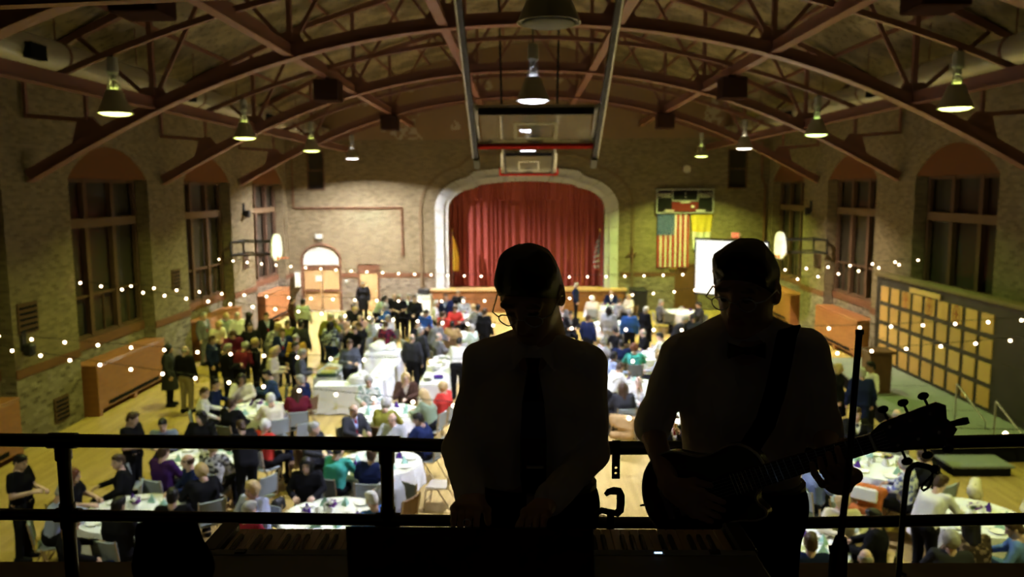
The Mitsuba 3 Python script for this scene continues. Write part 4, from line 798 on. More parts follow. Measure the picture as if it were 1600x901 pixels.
CROWD = [
(-9.83, 21.24, 'ta', 80, 'long', 'black', 'coat', 'charcoal', 'black', '', 'standing person, long black hair, charcoal coat, beside the left wall'),
(-9.1, 20.61, 'ta', 15, 'bald', 'grey', 'jacket', 'black', 'khaki', '', 'standing person, thinning grey hair, black jacket, next to the long-haired woman by the wall'),
(-10.94, 26.47, 'ta', 110, 'short', 'grey', 'suit', 'grey', 'grey', '', 'standing person, grey hair, grey suit, by the left heater, back of the queue'),
(-10.17, 25.4, 'tc', 130, 'bob', 'blonde', 'shirt', 'cream', 'black', '', 'standing person, chin-length blonde hair, cream top, in the buffet queue beside the left heater'),
(-10.45, 27.36, 'tc', 170, 'bob', 'blonde', 'sequin', 'mint', 'black', '', 'standing person, chin-length blonde hair, mint sequined top, in the buffet queue before the orange heater'),
(-10.0, 27.05, 'ta', 150, 'short', 'white', 'shirt', 'white', 'black', '', 'standing person, white hair, white top, behind the green sequin top'),
(-9.51, 26.79, 'ta', 60, 'long', 'black', 'shirt', 'black', 'black', '', 'standing person, long black hair, black top, tall in the buffet queue'),
(-9.15, 22.59, 'ta', 90, 'short', 'brown', 'suit', 'navy', 'black', '', 'standing person, brown hair, navy suit, at the near end of the buffet queue'),
(-8.96, 23.74, 'tc', 160, 'bob', 'brown', 'shirt', 'plum', 'black', '', 'standing person, chin-length brown hair, plum top, between the navy suit and the sequin top'),
(-8.06, 21.67, 'tc', 20, 'bob', 'grey', 'shirt', 'maroon', 'black', '', 'standing person, chin-length grey hair, maroon top, seen from behind in the buffet queue'),
(-8.12, 20.91, 'tb', 60, 'short', 'grey', 'jacket', 'black', 'black', '', 'standing person, grey hair, black jacket, left of the maroon back'),
(-7.75, 22.12, 'ta', 60, 'bob', 'blonde', 'shirt', 'black', 'black', '', 'standing person, chin-length blonde hair, black top, right of the maroon back'),
(-7.15, 21.17, 'tc', 60, 'bald', 'grey', 'jacket', 'black', 'black', '', 'standing person, thinning grey hair, black jacket, leaning over the dark trays'),
(-8.74, 24.6, 'ta', 150, 'short', 'brown', 'shirt', 'black', 'black', '', 'standing person, brown hair, black top, in front of the tall black dress'),
(-8.9, 26.72, 'ta', 140, 'short', 'brown', 'suit', 'black', 'black', '', 'standing person, brown hair, black suit, in front of the orange heater'),
(-8.28, 25.13, 'tc', 100, 'bob', 'blonde', 'floral', 'grey', 'grey', '', 'standing person, chin-length blonde hair, grey patterned top, below the heater end'),
(-7.4, 23.53, 'ta', 160, 'short', 'brown', 'suit', 'navy', 'black', '', 'standing person, brown hair, navy suit, with blue shirt, mid buffet queue'),
(-6.72, 22.61, 'tb', 175, 'short', 'grey', 'shirt', 'mustard', 'black', '', 'standing person, grey hair, mustard top, at the far side of the trays'),
(-7.73, 25.21, 'ta', 160, 'bob', 'brown', 'shirt', 'olive', 'black', '', 'standing person, chin-length brown hair, olive top, behind the navy suit'),
(-7.2, 24.83, 'ta', 20, 'short', 'black', 'jacket', 'charcoal', 'black', '', 'standing person, black hair, charcoal jacket, back turned, mid floor on the left'),
(-8.58, 30.09, 'ta', 10, 'short', 'black', 'shirt', 'mint', 'black', '', 'standing person, black hair, mint top, back turned by the double doors'),
(-9.13, 30.66, 'ta', 60, 'short', 'brown', 'jacket', 'brown', 'black', '', 'standing person, brown hair, brown jacket, near the dark heater end'),
(-7.48, 36.12, 'ta', 180, 'short', 'grey', 'coat', 'black', 'black', '', 'standing person, grey hair, black coat, in front of the brown side door'),
(-6.98, 26.94, 'tc', 120, 'short', 'grey', 'jacket', 'olive', 'black', '', 'standing person, grey hair, olive jacket, at the far end of the buffet'),
(-6.26, 24.81, 'ta', 20, 'long', 'black', 'floral', 'navy', 'navy', '', 'standing person, long black hair, navy patterned top, back turned at the buffet'),
(-5.42, 24.72, 'tc', 180, 'short', 'brown', 'shirt', 'black', 'black', '', 'standing person, brown hair, black top, leaning over the buffet from behind'),
(-6.0, 20.45, 'tb', 80, 'short', 'grey', 'shirt', 'slate', 'maroon', '', 'standing person, grey hair, slate top, at the near buffet corner'),
(-6.75, 20.5, 'tb', 90, 'long', 'blonde', 'shirt', 'cream', 'cream', '', 'standing person, long blonde hair, cream top, beside the mustard top'),
(-6.45, 21.5, 'ta', 90, 'short', 'black', 'suit', 'black', 'black', '', 'standing person, black hair, black suit, between mustard top and grey sweater'),
(-4.95, 21.5, 'tb', 150, 'short', 'brown', 'shirt', 'slate', 'black', '', 'standing person, brown hair, slate top, serving behind the buffet corner'),
(-5.05, 31.2, 'tb', 170, 'short', 'grey', 'shirt', 'black', 'black', '', 'waiter in the middle aisle, grey hair, black top'),
(-4.4, 30.81, 'td', 190, 'short', 'brown', 'shirt', 'black', 'black', '', 'second waiter in the middle aisle, brown hair, black top'),
(-4.75, 31.72, 'ta', 170, 'short', 'grey', 'shirt', 'white', 'black', '', 'standing person, grey hair, white top, behind the two waiters'),
(-5.41, 32.14, 'ta', 150, 'bald', 'grey', 'jacket', 'black', 'black', '', 'standing person, thinning grey hair, black jacket, left of the two waiters'),
(-6.05, 31.91, 'tc', 100, 'long', 'black', 'shirt', 'mint', 'black', '', 'standing person, long black hair, mint top, reaching out near the side door'),
(-3.38, 22.62, 'ta', 15, 'bald', 'grey', 'suit', 'charcoal', 'black', '', 'standing person, thinning grey hair, charcoal suit, back turned in the middle aisle'),
(-3.26, 23.58, 'ta', 40, 'short', 'grey', 'suit', 'charcoal', 'black', '', 'standing person, grey hair, charcoal suit, right of the bald man in the aisle'),
(-3.07, 25.19, 'tc', 60, 'short', 'brown', 'suit', 'grey', 'grey', '', 'standing person, brown hair, grey suit, by the right buffet'),
(-3.53, 24.89, 'ta', 120, 'short', 'black', 'jacket', 'black', 'black', '', 'standing person, black hair, black jacket, behind the aisle group'),
(-3.76, 27.84, 'tc', 140, 'short', 'black', 'shirt', 'blue', 'black', '', 'standing person, black hair, blue top, leaning in bright blue'),
(-1.81, 28.38, 'ta', 20, 'short', 'black', 'plaid', 'grey', 'black', '', 'standing person, black hair, grey plaid top, back turned before the stage'),
(-1.52, 27.32, 'ta', 30, 'short', 'brown', 'jacket', 'black', 'black', '', 'standing person, brown hair, black jacket, next to the plaid coat'),
(-3.47, 29.8, 'ta', 80, 'short', 'white', 'shirt', 'white', 'black', '', 'standing person, white hair, white top, in pale shirt before the stage'),
(-3.21, 31.09, 'ta', 200, 'short', 'brown', 'suit', 'navy', 'black', '', 'standing person, brown hair, navy suit, below the left end of the stage'),
(-3.08, 35.46, 'sa', 180, 'short', 'grey', 'shirt', 'black', 'black', '', 'seated person, grey hair, black top, at the foot of the stage'),
(-2.61, 26.91, 'sa', 10, 'short', 'black', 'jacket', 'tan', 'black', '', 'seated person, black hair, tan jacket, in tan jacket from behind'),
(-2.03, 22.02, 'tc', 5, 'short', 'black', 'shirt', 'white', 'black', '', 'white-shirted waiter by the right buffet, black hair, white top'),
(-7.49, 17.69, 'sc', 70, 'short', 'brown', 'shirt', 'white', 'black', 'C', 'seated person, brown hair, white top, at the table left of the long buffet'),
(-7.54, 18.48, 'sc', 80, 'short', 'black', 'shirt', 'navy', 'black', 'C', 'seated person, black hair, navy top, at the table left of the long buffet'),
(-7.1, 19.16, 'sd', 170, 'long', 'black', 'shirt', 'cream', 'black', 'C', 'seated person, long black hair, cream top, at the table left of the long buffet'),
(-6.5, 19.8, 'sb', 250, 'short', 'black', 'shirt', 'slateblue', 'black', 'C', 'seated person, black hair, slate blue top, at the table left of the long buffet'),
(-5.7, 17.17, 'sb', -40, 'bob', 'white', 'shirt', 'cream', 'black', 'C', 'seated person, chin-length white hair, cream top, at the table left of the long buffet'),
(-5.37, 17.81, 'sa', -20, 'long', 'brown', 'shirt', 'maroon', 'black', 'C', 'seated person, long brown hair, maroon top, at the table left of the long buffet'),
(-5.57, 18.93, 'sa', -70, 'short', 'grey', 'suit', 'navy', 'black', 'C', 'seated person, grey hair, navy suit, at the table left of the long buffet'),
(-6.49, 16.73, 'sa', 20, 'short', 'brown', 'jacket', 'black', 'black', 'C', 'seated person, brown hair, black jacket, at the table left of the long buffet'),
(-6.77, 15.8, 'sc', 170, 'long', 'black', 'shirt', 'black', 'black', 'B', 'seated person, long black hair, black top, at the table behind the balding man'),
(-5.25, 15.13, 'sa', 30, 'bob', 'white', 'shirt', 'red', 'black', '', 'seated person, chin-length white hair, red top, between the two left tables'),
(-3.92, 18.85, 'sa', 170, 'bob', 'grey', 'floral', 'white', 'black', 'F', 'seated person, chin-length grey hair, white patterned top, at the table before the long buffet'),
(-3.07, 19.27, 'sd', 180, 'long', 'blonde', 'jacket', 'brown', 'black', 'F', 'seated person, long blonde hair, brown jacket, at the table before the long buffet'),
(-2.28, 17.6, 'sb', -70, 'long', 'blonde', 'shirt', 'sage', 'black', 'F', 'seated person, long blonde hair, sage top, at the table before the long buffet'),
(-2.05, 18.24, 'sa', -60, 'bob', 'blonde', 'shirt', 'red', 'black', '', 'seated person, chin-length blonde hair, red top, behind the sage top'),
(-3.22, 16.68, 'sb', 15, 'bob', 'grey', 'shirt', 'olive', 'black', 'F', 'seated person, chin-length grey hair, olive top, at the table before the long buffet'),
(-3.76, 16.26, 'sa', 130, 'bald', 'brown', 'suit', 'charcoal', 'black', 'E', 'seated person, thinning brown hair, charcoal suit, at the table behind the middle railing post'),
(-2.82, 15.6, 'sa', 190, 'bald', 'grey', 'shirt', 'silver', 'black', 'E', 'seated person, thinning grey hair, pale grey top, at the table behind the middle railing post'),
(-2.14, 15.63, 'sb', -70, 'short', 'black', 'suit', 'navy', 'black', 'E', 'seated person, black hair, navy suit, at the table behind the middle railing post'),
(-4.27, 14.97, 'sc', 120, 'short', 'grey', 'shirt', 'charcoal', 'black', 'E', 'seated person, grey hair, charcoal top, at the table behind the middle railing post'),
(-3.55, 13.6, 'sb', 20, 'short', 'black', 'shirt', 'teal', 'black', 'E', 'seated person, black hair, teal top, at the table behind the middle railing post'),
(-2.83, 13.36, 'sa', 5, 'short', 'brown', 'suit', 'navy', 'black', 'E', 'seated person, brown hair, navy suit, at the table behind the middle railing post'),
(-3.83, 12.91, 'sa', 175, 'long', 'black', 'shirt', 'black', 'black', 'D', 'seated person, long black hair, black top, at the table just behind the piano keys'),
(-2.28, 12.59, 'sb', -60, 'short', 'grey', 'shirt', 'silver', 'grey', 'D', 'seated person, grey hair, pale grey top, at the table just behind the piano keys'),
(-2.32, 11.35, 'sb', -50, 'short', 'white', 'shirt', 'blue', 'black', 'D', 'seated person, white hair, blue top, at the table just behind the piano keys'),
(-4.33, 11.87, 'sd', 200, 'bob', 'blonde', 'shirt', 'lilac', 'grey', '', "seated person, chin-length blonde hair, lilac top, beside the keyboard's left end"),
(-4.15, 10.93, 'sa', 30, 'short', 'grey', 'shirt', 'wine', 'black', '', 'seated person, grey hair, wine red top, below the blonde woman, half hidden by the railing'),
(-7.49, 14.37, 'tb', 100, 'short', 'brown', 'shirt', 'black', 'black', '', 'bearded waiter behind the left railing, brown hair, black top'),
(-7.39, 15.54, 'sb', 170, 'short', 'black', 'shirt', 'bluegrey', 'black', 'B', 'seated person, black hair, blue-grey top, at the table behind the balding man'),
(-6.53, 13.51, 'sa', 20, 'short', 'brown', 'shirt', 'purple', 'black', 'B', 'seated person, brown hair, purple top, at the table behind the balding man'),
(-5.77, 13.84, 'sa', 10, 'bob', 'blonde', 'floral', 'grey', 'black', 'B', 'seated person, chin-length blonde hair, grey patterned top, at the table behind the balding man'),
(-5.24, 13.99, 'tc', -30, 'short', 'brown', 'suit', 'black', 'black', '', 'standing person, brown hair, black suit, in black standing right of that table'),
(-5.86, 13.08, 'sc', 230, 'bald', 'brown', 'shirt', 'navy', 'black', 'A', 'seated person, thinning brown hair, navy top, at the table behind the left railing post'),
(-7.04, 13.06, 'sc', -110, 'short', 'brown', 'shirt', 'black', 'black', 'A', 'seated person, brown hair, black top, at the table behind the left railing post'),
(-5.4, 12.54, 'sb', -40, 'bob', 'blonde', 'jacket', 'black', 'black', 'A', 'seated person, chin-length blonde hair, black jacket, at the table behind the left railing post'),
(-7.51, 12.37, 'sa', 80, 'long', 'auburn', 'shirt', 'black', 'black', 'A', 'seated person, long auburn hair, black top, at the table behind the left railing post'),
(-5.46, 11.45, 'sa', -10, 'short', 'black', 'shirt', 'black', 'black', 'A', 'seated person, black hair, black top, at the table behind the left railing post'),
(-6.11, 11.09, 'sa', 15, 'short', 'black', 'suit', 'black', 'black', 'A', 'seated person, black hair, black suit, at the table behind the left railing post'),
(-7.45, 11.69, 'sb', 60, 'short', 'grey', 'shirt', 'paleblue', 'black', 'A', 'seated person, grey hair, pale blue top, at the table behind the left railing post'),
(-6.51, 10.53, 'sc', 50, 'long', 'auburn', 'shirt', 'black', 'navy', '', 'seated person, long auburn hair, black top, nearest, at the left railing post'),
(-8.13, 12.05, 'tb', 90, 'short', 'black', 'shirt', 'black', 'black', '', 'bearded waiter at the far left edge, black hair, black top'),
(4.54, 11.56, 'sb', 190, 'bob', 'blonde', 'shirt', 'cream', 'black', 'M', "seated person, chin-length blonde hair, cream top, at the table behind the guitarist's hip"),
(3.5, 9.87, 'sa', 10, 'short', 'brown', 'suit', 'navy', 'black', 'M', "seated person, brown hair, navy suit, at the table behind the guitarist's hip"),
(4.01, 9.42, 'sa', 20, 'bald', 'grey', 'shirt', 'wine', 'black', 'M', "seated person, thinning grey hair, wine red top, at the table behind the guitarist's hip"),
(4.69, 10.69, 'sa', -60, 'short', 'black', 'jacket', 'black', 'black', 'M', "seated person, black hair, black jacket, at the table behind the guitarist's hip"),
(4.67, 12.96, 'sc', 60, 'short', 'brown', 'shirt', 'bluegrey', 'black', 'G', 'seated person, brown hair, blue-grey top, at the table below the guitar headstock'),
(6.8, 13.26, 'sb', -30, 'bob', 'brown', 'jacket', 'black', 'black', 'G', 'seated person, chin-length brown hair, black jacket, at the table below the guitar headstock'),
(6.19, 12.95, 'sa', -50, 'bob', 'grey', 'floral', 'blue', 'black', 'G', 'seated person, chin-length grey hair, blue patterned top, at the table below the guitar headstock'),
(5.7, 11.28, 'tc', 60, 'short', 'brown', 'shirt', 'white', 'black', '', 'waiter bending over the lower right table, brown hair, white top'),
(7.85, 11.92, 'sa', 215, 'curly', 'brown', 'shirt', 'cream', 'black', 'H', 'seated person, curly brown hair, cream top, at the table at the lower right corner'),
(5.92, 10.38, 'sb', 0, 'long', 'black', 'floral', 'brown', 'black', 'H', 'seated person, long black hair, brown patterned top, at the table at the lower right corner'),
(6.6, 10.34, 'sb', -60, 'short', 'brown', 'shirt', 'denim', 'black', 'H', 'seated person, brown hair, denim top, at the table at the lower right corner'),
(5.35, 9.97, 'sa', 15, 'bob', 'grey', 'shirt', 'charcoal', 'black', 'H', 'seated person, chin-length grey hair, charcoal top, at the table at the lower right corner'),
(7.25, 18.64, 'ta', 120, 'long', 'blonde', 'coat', 'black', 'black', '', 'standing person, long blonde hair, black coat, left of the lectern'),
(7.52, 17.96, 'ta', 10, 'short', 'grey', 'suit', 'navy', 'navy', '', 'standing person, grey hair, navy suit, in front of the lectern, back turned'),
(7.96, 18.5, 'ta', -90, 'short', 'black', 'shirt', 'white', 'black', '', 'standing person, black hair, white top, between the lectern and the navy back'),
(6.59, 15.97, 'sa', 180, 'short', 'brown', 'suit', 'black', 'black', '', 'seated person, brown hair, black suit, below the lectern behind the mic boom'),
(7.33, 15.78, 'sa', 20, 'bald', 'grey', 'suit', 'charcoal', 'black', '', 'seated person, thinning grey hair, charcoal suit, just above the tuning pegs'),
(2.19, 35.59, 'ta', 100, 'short', 'white', 'suit', 'navy', 'black', '', 'standing person, white hair, navy suit, before the stage at its right half'),
(1.34, 31.14, 'sa', 170, 'short', 'grey', 'suit', 'grey', 'black', '', "seated person, grey hair, grey suit, right of the keyboardist's ear"),
(1.57, 29.14, 'sa', 175, 'short', 'black', 'jacket', 'black', 'black', 'L', 'seated person, black hair, black jacket, at the far table right of the stage front'),
(2.74, 33.45, 'sa', 5, 'bob', 'white', 'shirt', 'cream', 'black', 'L', 'seated person, chin-length white hair, cream top, at the far table right of the stage front'),
(3.76, 35.52, 'sa', 190, 'bald', 'brown', 'suit', 'navy', 'black', 'L', 'seated person, thinning brown hair, navy suit, at the far table right of the stage front'),
(4.37, 34.15, 'sa', -120, 'bob', 'blonde', 'shirt', 'cream', 'black', 'L', 'seated person, chin-length blonde hair, cream top, at the far table right of the stage front'),
(3.67, 32.83, 'sb', 60, 'short', 'brown', 'plaid', 'grey', 'black', 'L', 'seated person, brown hair, grey plaid top, at the far table right of the stage front'),
(1.97, 26.24, 'ta', 40, 'short', 'brown', 'suit', 'navy', 'black', '', 'standing person, brown hair, navy suit, back turned beside the keyboardist'),
(2.82, 27.69, 'ta', 20, 'long', 'black', 'shirt', 'silver', 'silver', '', 'standing person, long black hair, pale grey top, in a grey dress between the musicians'),
(3.47, 27.22, 'ta', 5, 'short', 'grey', 'suit', 'blue', 'black', '', 'standing person, grey hair, blue suit, blue suit back between the musicians'),
(4.14, 27.97, 'ta', 60, 'short', 'white', 'coat', 'black', 'black', '', 'standing person, white hair, black coat, white-haired, walking to the right'),
(4.91, 26.34, 'tc', 100, 'short', 'grey', 'suit', 'charcoal', 'black', '', "standing person, grey hair, charcoal suit, left of the guitarist's shoulder"),
(5.44, 26.17, 'ta', 200, 'curly', 'black', 'coat', 'charcoal', 'black', '', "standing person, curly black hair, charcoal coat, with curly hair by the guitarist's head"),
(2.93, 25.72, 'sb', -30, 'short', 'black', 'shirt', 'black', 'black', 'J', 'seated person, black hair, black top, at the second table between the musicians'),
(2.73, 23.36, 'sa', 0, 'short', 'black', 'suit', 'navy', 'black', 'J', 'seated person, black hair, navy suit, at the second table between the musicians'),
(3.69, 25.33, 'sc', -90, 'bald', 'grey', 'suit', 'black', 'black', 'J', 'seated person, thinning grey hair, black suit, at the second table between the musicians'),
(3.03, 22.75, 'sb', 5, 'curly', 'auburn', 'shirt', 'teal', 'black', 'J', 'seated person, curly auburn hair, teal top, at the second table between the musicians'),
(2.27, 21.68, 'sc', 80, 'short', 'black', 'shirt', 'paleblue', 'black', 'J', 'seated person, black hair, pale blue top, at the second table between the musicians'),
(1.4, 20.65, 'sa', 20, 'bob', 'blonde', 'shirt', 'olive', 'black', 'I', 'seated person, chin-length blonde hair, olive top, at the table between the two musicians'),
(4.28, 24.8, 'sb', -60, 'short', 'black', 'shirt', 'white', 'black', 'J', 'seated person, black hair, white top, at the second table between the musicians'),
(3.6, 21.85, 'sa', -60, 'bob', 'blonde', 'shirt', 'silver', 'black', 'J', 'seated person, chin-length blonde hair, pale grey top, at the second table between the musicians'),
(2.23, 23.81, 'sa', 60, 'bob', 'grey', 'shirt', 'silver', 'black', 'J', 'seated person, chin-length grey hair, pale grey top, at the second table between the musicians'),
(1.94, 19.09, 'tc', 60, 'short', 'brown', 'shirt', 'white', 'black', '', 'waiter reaching over the near white table, brown hair, white top'),
(2.56, 18.85, 'sd', 180, 'bald', 'white', 'jacket', 'white', 'black', 'I', 'seated person, thinning white hair, white jacket, at the table between the two musicians'),
(2.11, 18.04, 'sa', -10, 'long', 'brown', 'shirt', 'charcoal', 'black', 'I', 'seated person, long brown hair, charcoal top, at the table between the two musicians'),
(2.77, 15.54, 'sd', 170, 'short', 'brown', 'suit', 'black', 'black', 'R', "seated person, brown hair, black suit, at the table under the guitarist's elbow"),
(-6.81, 27.78, 'sa', 180, 'bald', 'grey', 'suit', 'grey', 'black', 'P', 'seated person, thinning grey hair, grey suit, at the far table near the wooden doors'),
(-6.76, 28.46, 'sa', 170, 'bob', 'grey', 'shirt', 'pink', 'black', 'P', 'seated person, chin-length grey hair, pink top, at the far table near the wooden doors'),
(-6.88, 31.13, 'sa', 170, 'short', 'black', 'shirt', 'black', 'black', 'P', 'seated person, black hair, black top, at the far table near the wooden doors'),
(-6.66, 30.48, 'sa', 190, 'bob', 'blonde', 'shirt', 'black', 'black', 'P', 'seated person, chin-length blonde hair, black top, at the far table near the wooden doors'),
(-6.08, 28.5, 'sa', 170, 'bald', 'grey', 'shirt', 'pink', 'black', 'P', 'seated person, thinning grey hair, pink top, at the far table near the wooden doors'),
(-5.6, 28.02, 'sa', -80, 'bob', 'grey', 'floral', 'white', 'black', 'P', 'seated person, chin-length grey hair, white patterned top, at the far table near the wooden doors'),
(-5.66, 26.97, 'sb', -60, 'short', 'brown', 'shirt', 'black', 'black', 'P', 'seated person, brown hair, black top, at the far table near the wooden doors'),
(-4.98, 26.96, 'sb', 20, 'short', 'brown', 'plaid', 'wine', 'black', 'P', 'seated person, brown hair, wine red plaid top, at the far table near the wooden doors'),
(-5.02, 28.37, 'sa', -60, 'short', 'grey', 'shirt', 'white', 'black', 'P', 'seated person, grey hair, white top, at the far table near the wooden doors'),
(-5.6, 31.29, 'sa', -100, 'bob', 'grey', 'shirt', 'blue', 'black', 'P', 'seated person, chin-length grey hair, blue top, at the far table near the wooden doors'),
(-3.15, 29.23, 'sa', 40, 'short', 'brown', 'shirt', 'red', 'black', 'O', 'seated person, brown hair, red top, at the far table left of the stage front'),
(-2.83, 30.7, 'sa', 170, 'bob', 'brown', 'shirt', 'red', 'black', 'O', 'seated person, chin-length brown hair, red top, at the far table left of the stage front'),
(-2.11, 31.01, 'sa', -60, 'bob', 'blonde', 'shirt', 'white', 'black', 'O', 'seated person, chin-length blonde hair, white top, at the far table left of the stage front'),
(-2.67, 33.1, 'sa', 180, 'short', 'grey', 'shirt', 'silver', 'black', 'O', 'seated person, grey hair, pale grey top, at the far table left of the stage front'),
(-3.74, 28.48, 'sa', 60, 'short', 'brown', 'jacket', 'brown', 'black', 'N', "seated person, brown hair, brown jacket, at the table beside the keyboardist's shoulder"),
(-1.88, 26.25, 'sa', -60, 'bob', 'grey', 'shirt', 'mint', 'black', 'N', "seated person, chin-length grey hair, mint top, at the table beside the keyboardist's shoulder"),
(-2.86, 24.69, 'sa', 60, 'bald', 'grey', 'jacket', 'grey', 'black', 'N', "seated person, thinning grey hair, grey jacket, at the table beside the keyboardist's shoulder"),
(5.41, 32.34, 'sa', 90, 'short', 'grey', 'jacket', 'grey', 'black', 'K', 'seated person, grey hair, grey jacket, at the far table under the projection screen'),
(6.82, 31.56, 'sa', -90, 'short', 'black', 'jacket', 'charcoal', 'black', 'K', 'seated person, black hair, charcoal jacket, at the far table under the projection screen'),
]
ORD, NK = ('first', 'second', 'third', 'fourth', 'fifth', 'sixth', 'seventh'), ('purple', 'teal')
# ================================================================== tables, chairs, things on the tables
def drape(outline, ztop, zbot, amp, folds, crown=.0):
    """a cloth: flat top bounded by outline (n x 2), falling sides with folds"""
    o = np.asarray(outline, float); n = len(o); c = o.mean(0); nx = np.roll(o, -1, 0)-np.roll(o, 1, 0); nr = np.c_[nx[:, 1], -nx[:, 0]]; nr /= np.linalg.norm(nr, axis=1, keepdims=True)
    seg = np.r_[0, np.cumsum(np.linalg.norm(np.diff(o, axis=0), axis=1))]; ph = seg/seg[-1]*2*PI*folds
    V = [[c[0], c[1], ztop]]; rings = [(.0, 0, .93), (.0, .0, 1.0)]
    V += [[*(c+(q-c)*.6), ztop] for q in o]; V += [[*q, ztop] for q in o]
    zs = np.linspace(0, 1, 6)[1:]
    for t in zs:
        a = amp*t; V += [[*(q+m*(.012+.05*t+a*math.sin(p+.4*math.sin(p*.37)))), ztop-.012+(zbot-ztop+.012)*t+.015*math.sin(p*.5)*t] for q, m, p in zip(o, nr, ph)]
    F = [(0, 1+i, 1+(i+1) % n) for i in range(n)]
    for r in range(len(zs)+1):
        a, b = 1+r*n, 1+(r+1)*n
        for i in range(n): j = (i+1) % n; F += [(a+i, b+i, b+j), (a+i, b+j, a+j)]
    return trimesh.Trimesh(V, F, process=False)
circ = lambda r, n=72: np.c_[np.cos(np.arange(n)*2*PI/n)*r, np.sin(np.arange(n)*2*PI/n)*r]
def rrect(x0, x1, y0, y1, n=14):
    P = []
    for a, b in (((x0, y0), (x1, y0)), ((x1, y0), (x1, y1)), ((x1, y1), (x0, y1)), ((x0, y1), (x0, y0))): P += [tuple(np.array(a)+(np.array(b)-a)*t) for t in np.linspace(.03, .97, n)]
    return np.array(P)
ROUND_CLOTH = mikit.ply(drape(circ(.80), .752, .36, .035, 15), None, 35); ROUND_TOP = mikit.ply(lathe([(0, 0), (.79, 0), (.79, .03), (0, .03)], 40), None, 35)
PED = mikit.ply(cat(tube([(0, 0, .05), (0, 0, .70)], .045, 10)), None, 35); FEET = [mikit.ply(beam((0, 0, .04), (.36*math.cos(a), .36*math.sin(a), .04), .06, .06), None) for a in (0, PI/2, PI, 1.5*PI)]
napkin = mikit.ply(trimesh.Trimesh([(-.09, 0, 0), (.09, -.03, 0), (.02, .10, 0), (0, .02, .15)], [(0, 2, 1), (0, 1, 3), (1, 2, 3), (2, 0, 3)], process=False), None)
plate = mikit.ply(plate_m, None, 30); glass_m = mikit.ply(lathe([(0, .0), (.034, 0), (.006, .012), (.006, .07), (.034, .10), (.036, .15), (.033, .15), (.031, .10), (0, .082)], 14), None, 30)
vase = mikit.ply(lathe([(0, 0), (.05, 0), (.06, .05), (.04, .12), (.05, .14), (0, .14)], 16), None, 30); sheet_p = mikit.ply(box(-.105, .105, -.15, .15, 0, .002), None); cupm = mikit.ply(lathe([(0, 0), (.03, 0), (.042, .085), (.038, .085), (.028, .006), (0, .006)], 16), None, 30); jar = mikit.ply(lathe([(0, 0), (.025, 0), (.025, .08), (.012, .10), (0, .10)], 12), None, 30)
rg = random.Random(3)
blob = [mikit.ply(cat(*[trimesh.creation.icosphere(1, rg.uniform(.018, .034)).apply_translation((rg.gauss(0, .045), rg.gauss(0, .045), .15+rg.uniform(0, .07))) for _ in range(9)]), None, True) for _ in range(3)]
leafb = mikit.ply(cat(*[trimesh.creation.cone(.02, .10, sections=4).apply_transform(trimesh.transformations.rotation_matrix(rg.uniform(.5, 1.3), [math.cos(a), math.sin(a), 0])).apply_translation((0, 0, .13)) for a in np.arange(7)*.9]), None)
teal_n, purple_n = diff('napkin_teal', (.33, .55, .48)), diff('napkin_purple', (.07, .03, .20)); leaf_m = diff('leaf', (.07, .14, .05)); wine_glass = 'm_glassware'; scene[wine_glass] = {'type': 'thindielectric', 'int_ior': 1.5}
china = prin('china', (.84, .84, .84), .2); petal = [diff('petal_white', (.80, .80, .74)), diff('petal_purple', (.20, .08, .34)), diff('petal_yellow', (.70, .60, .25))]
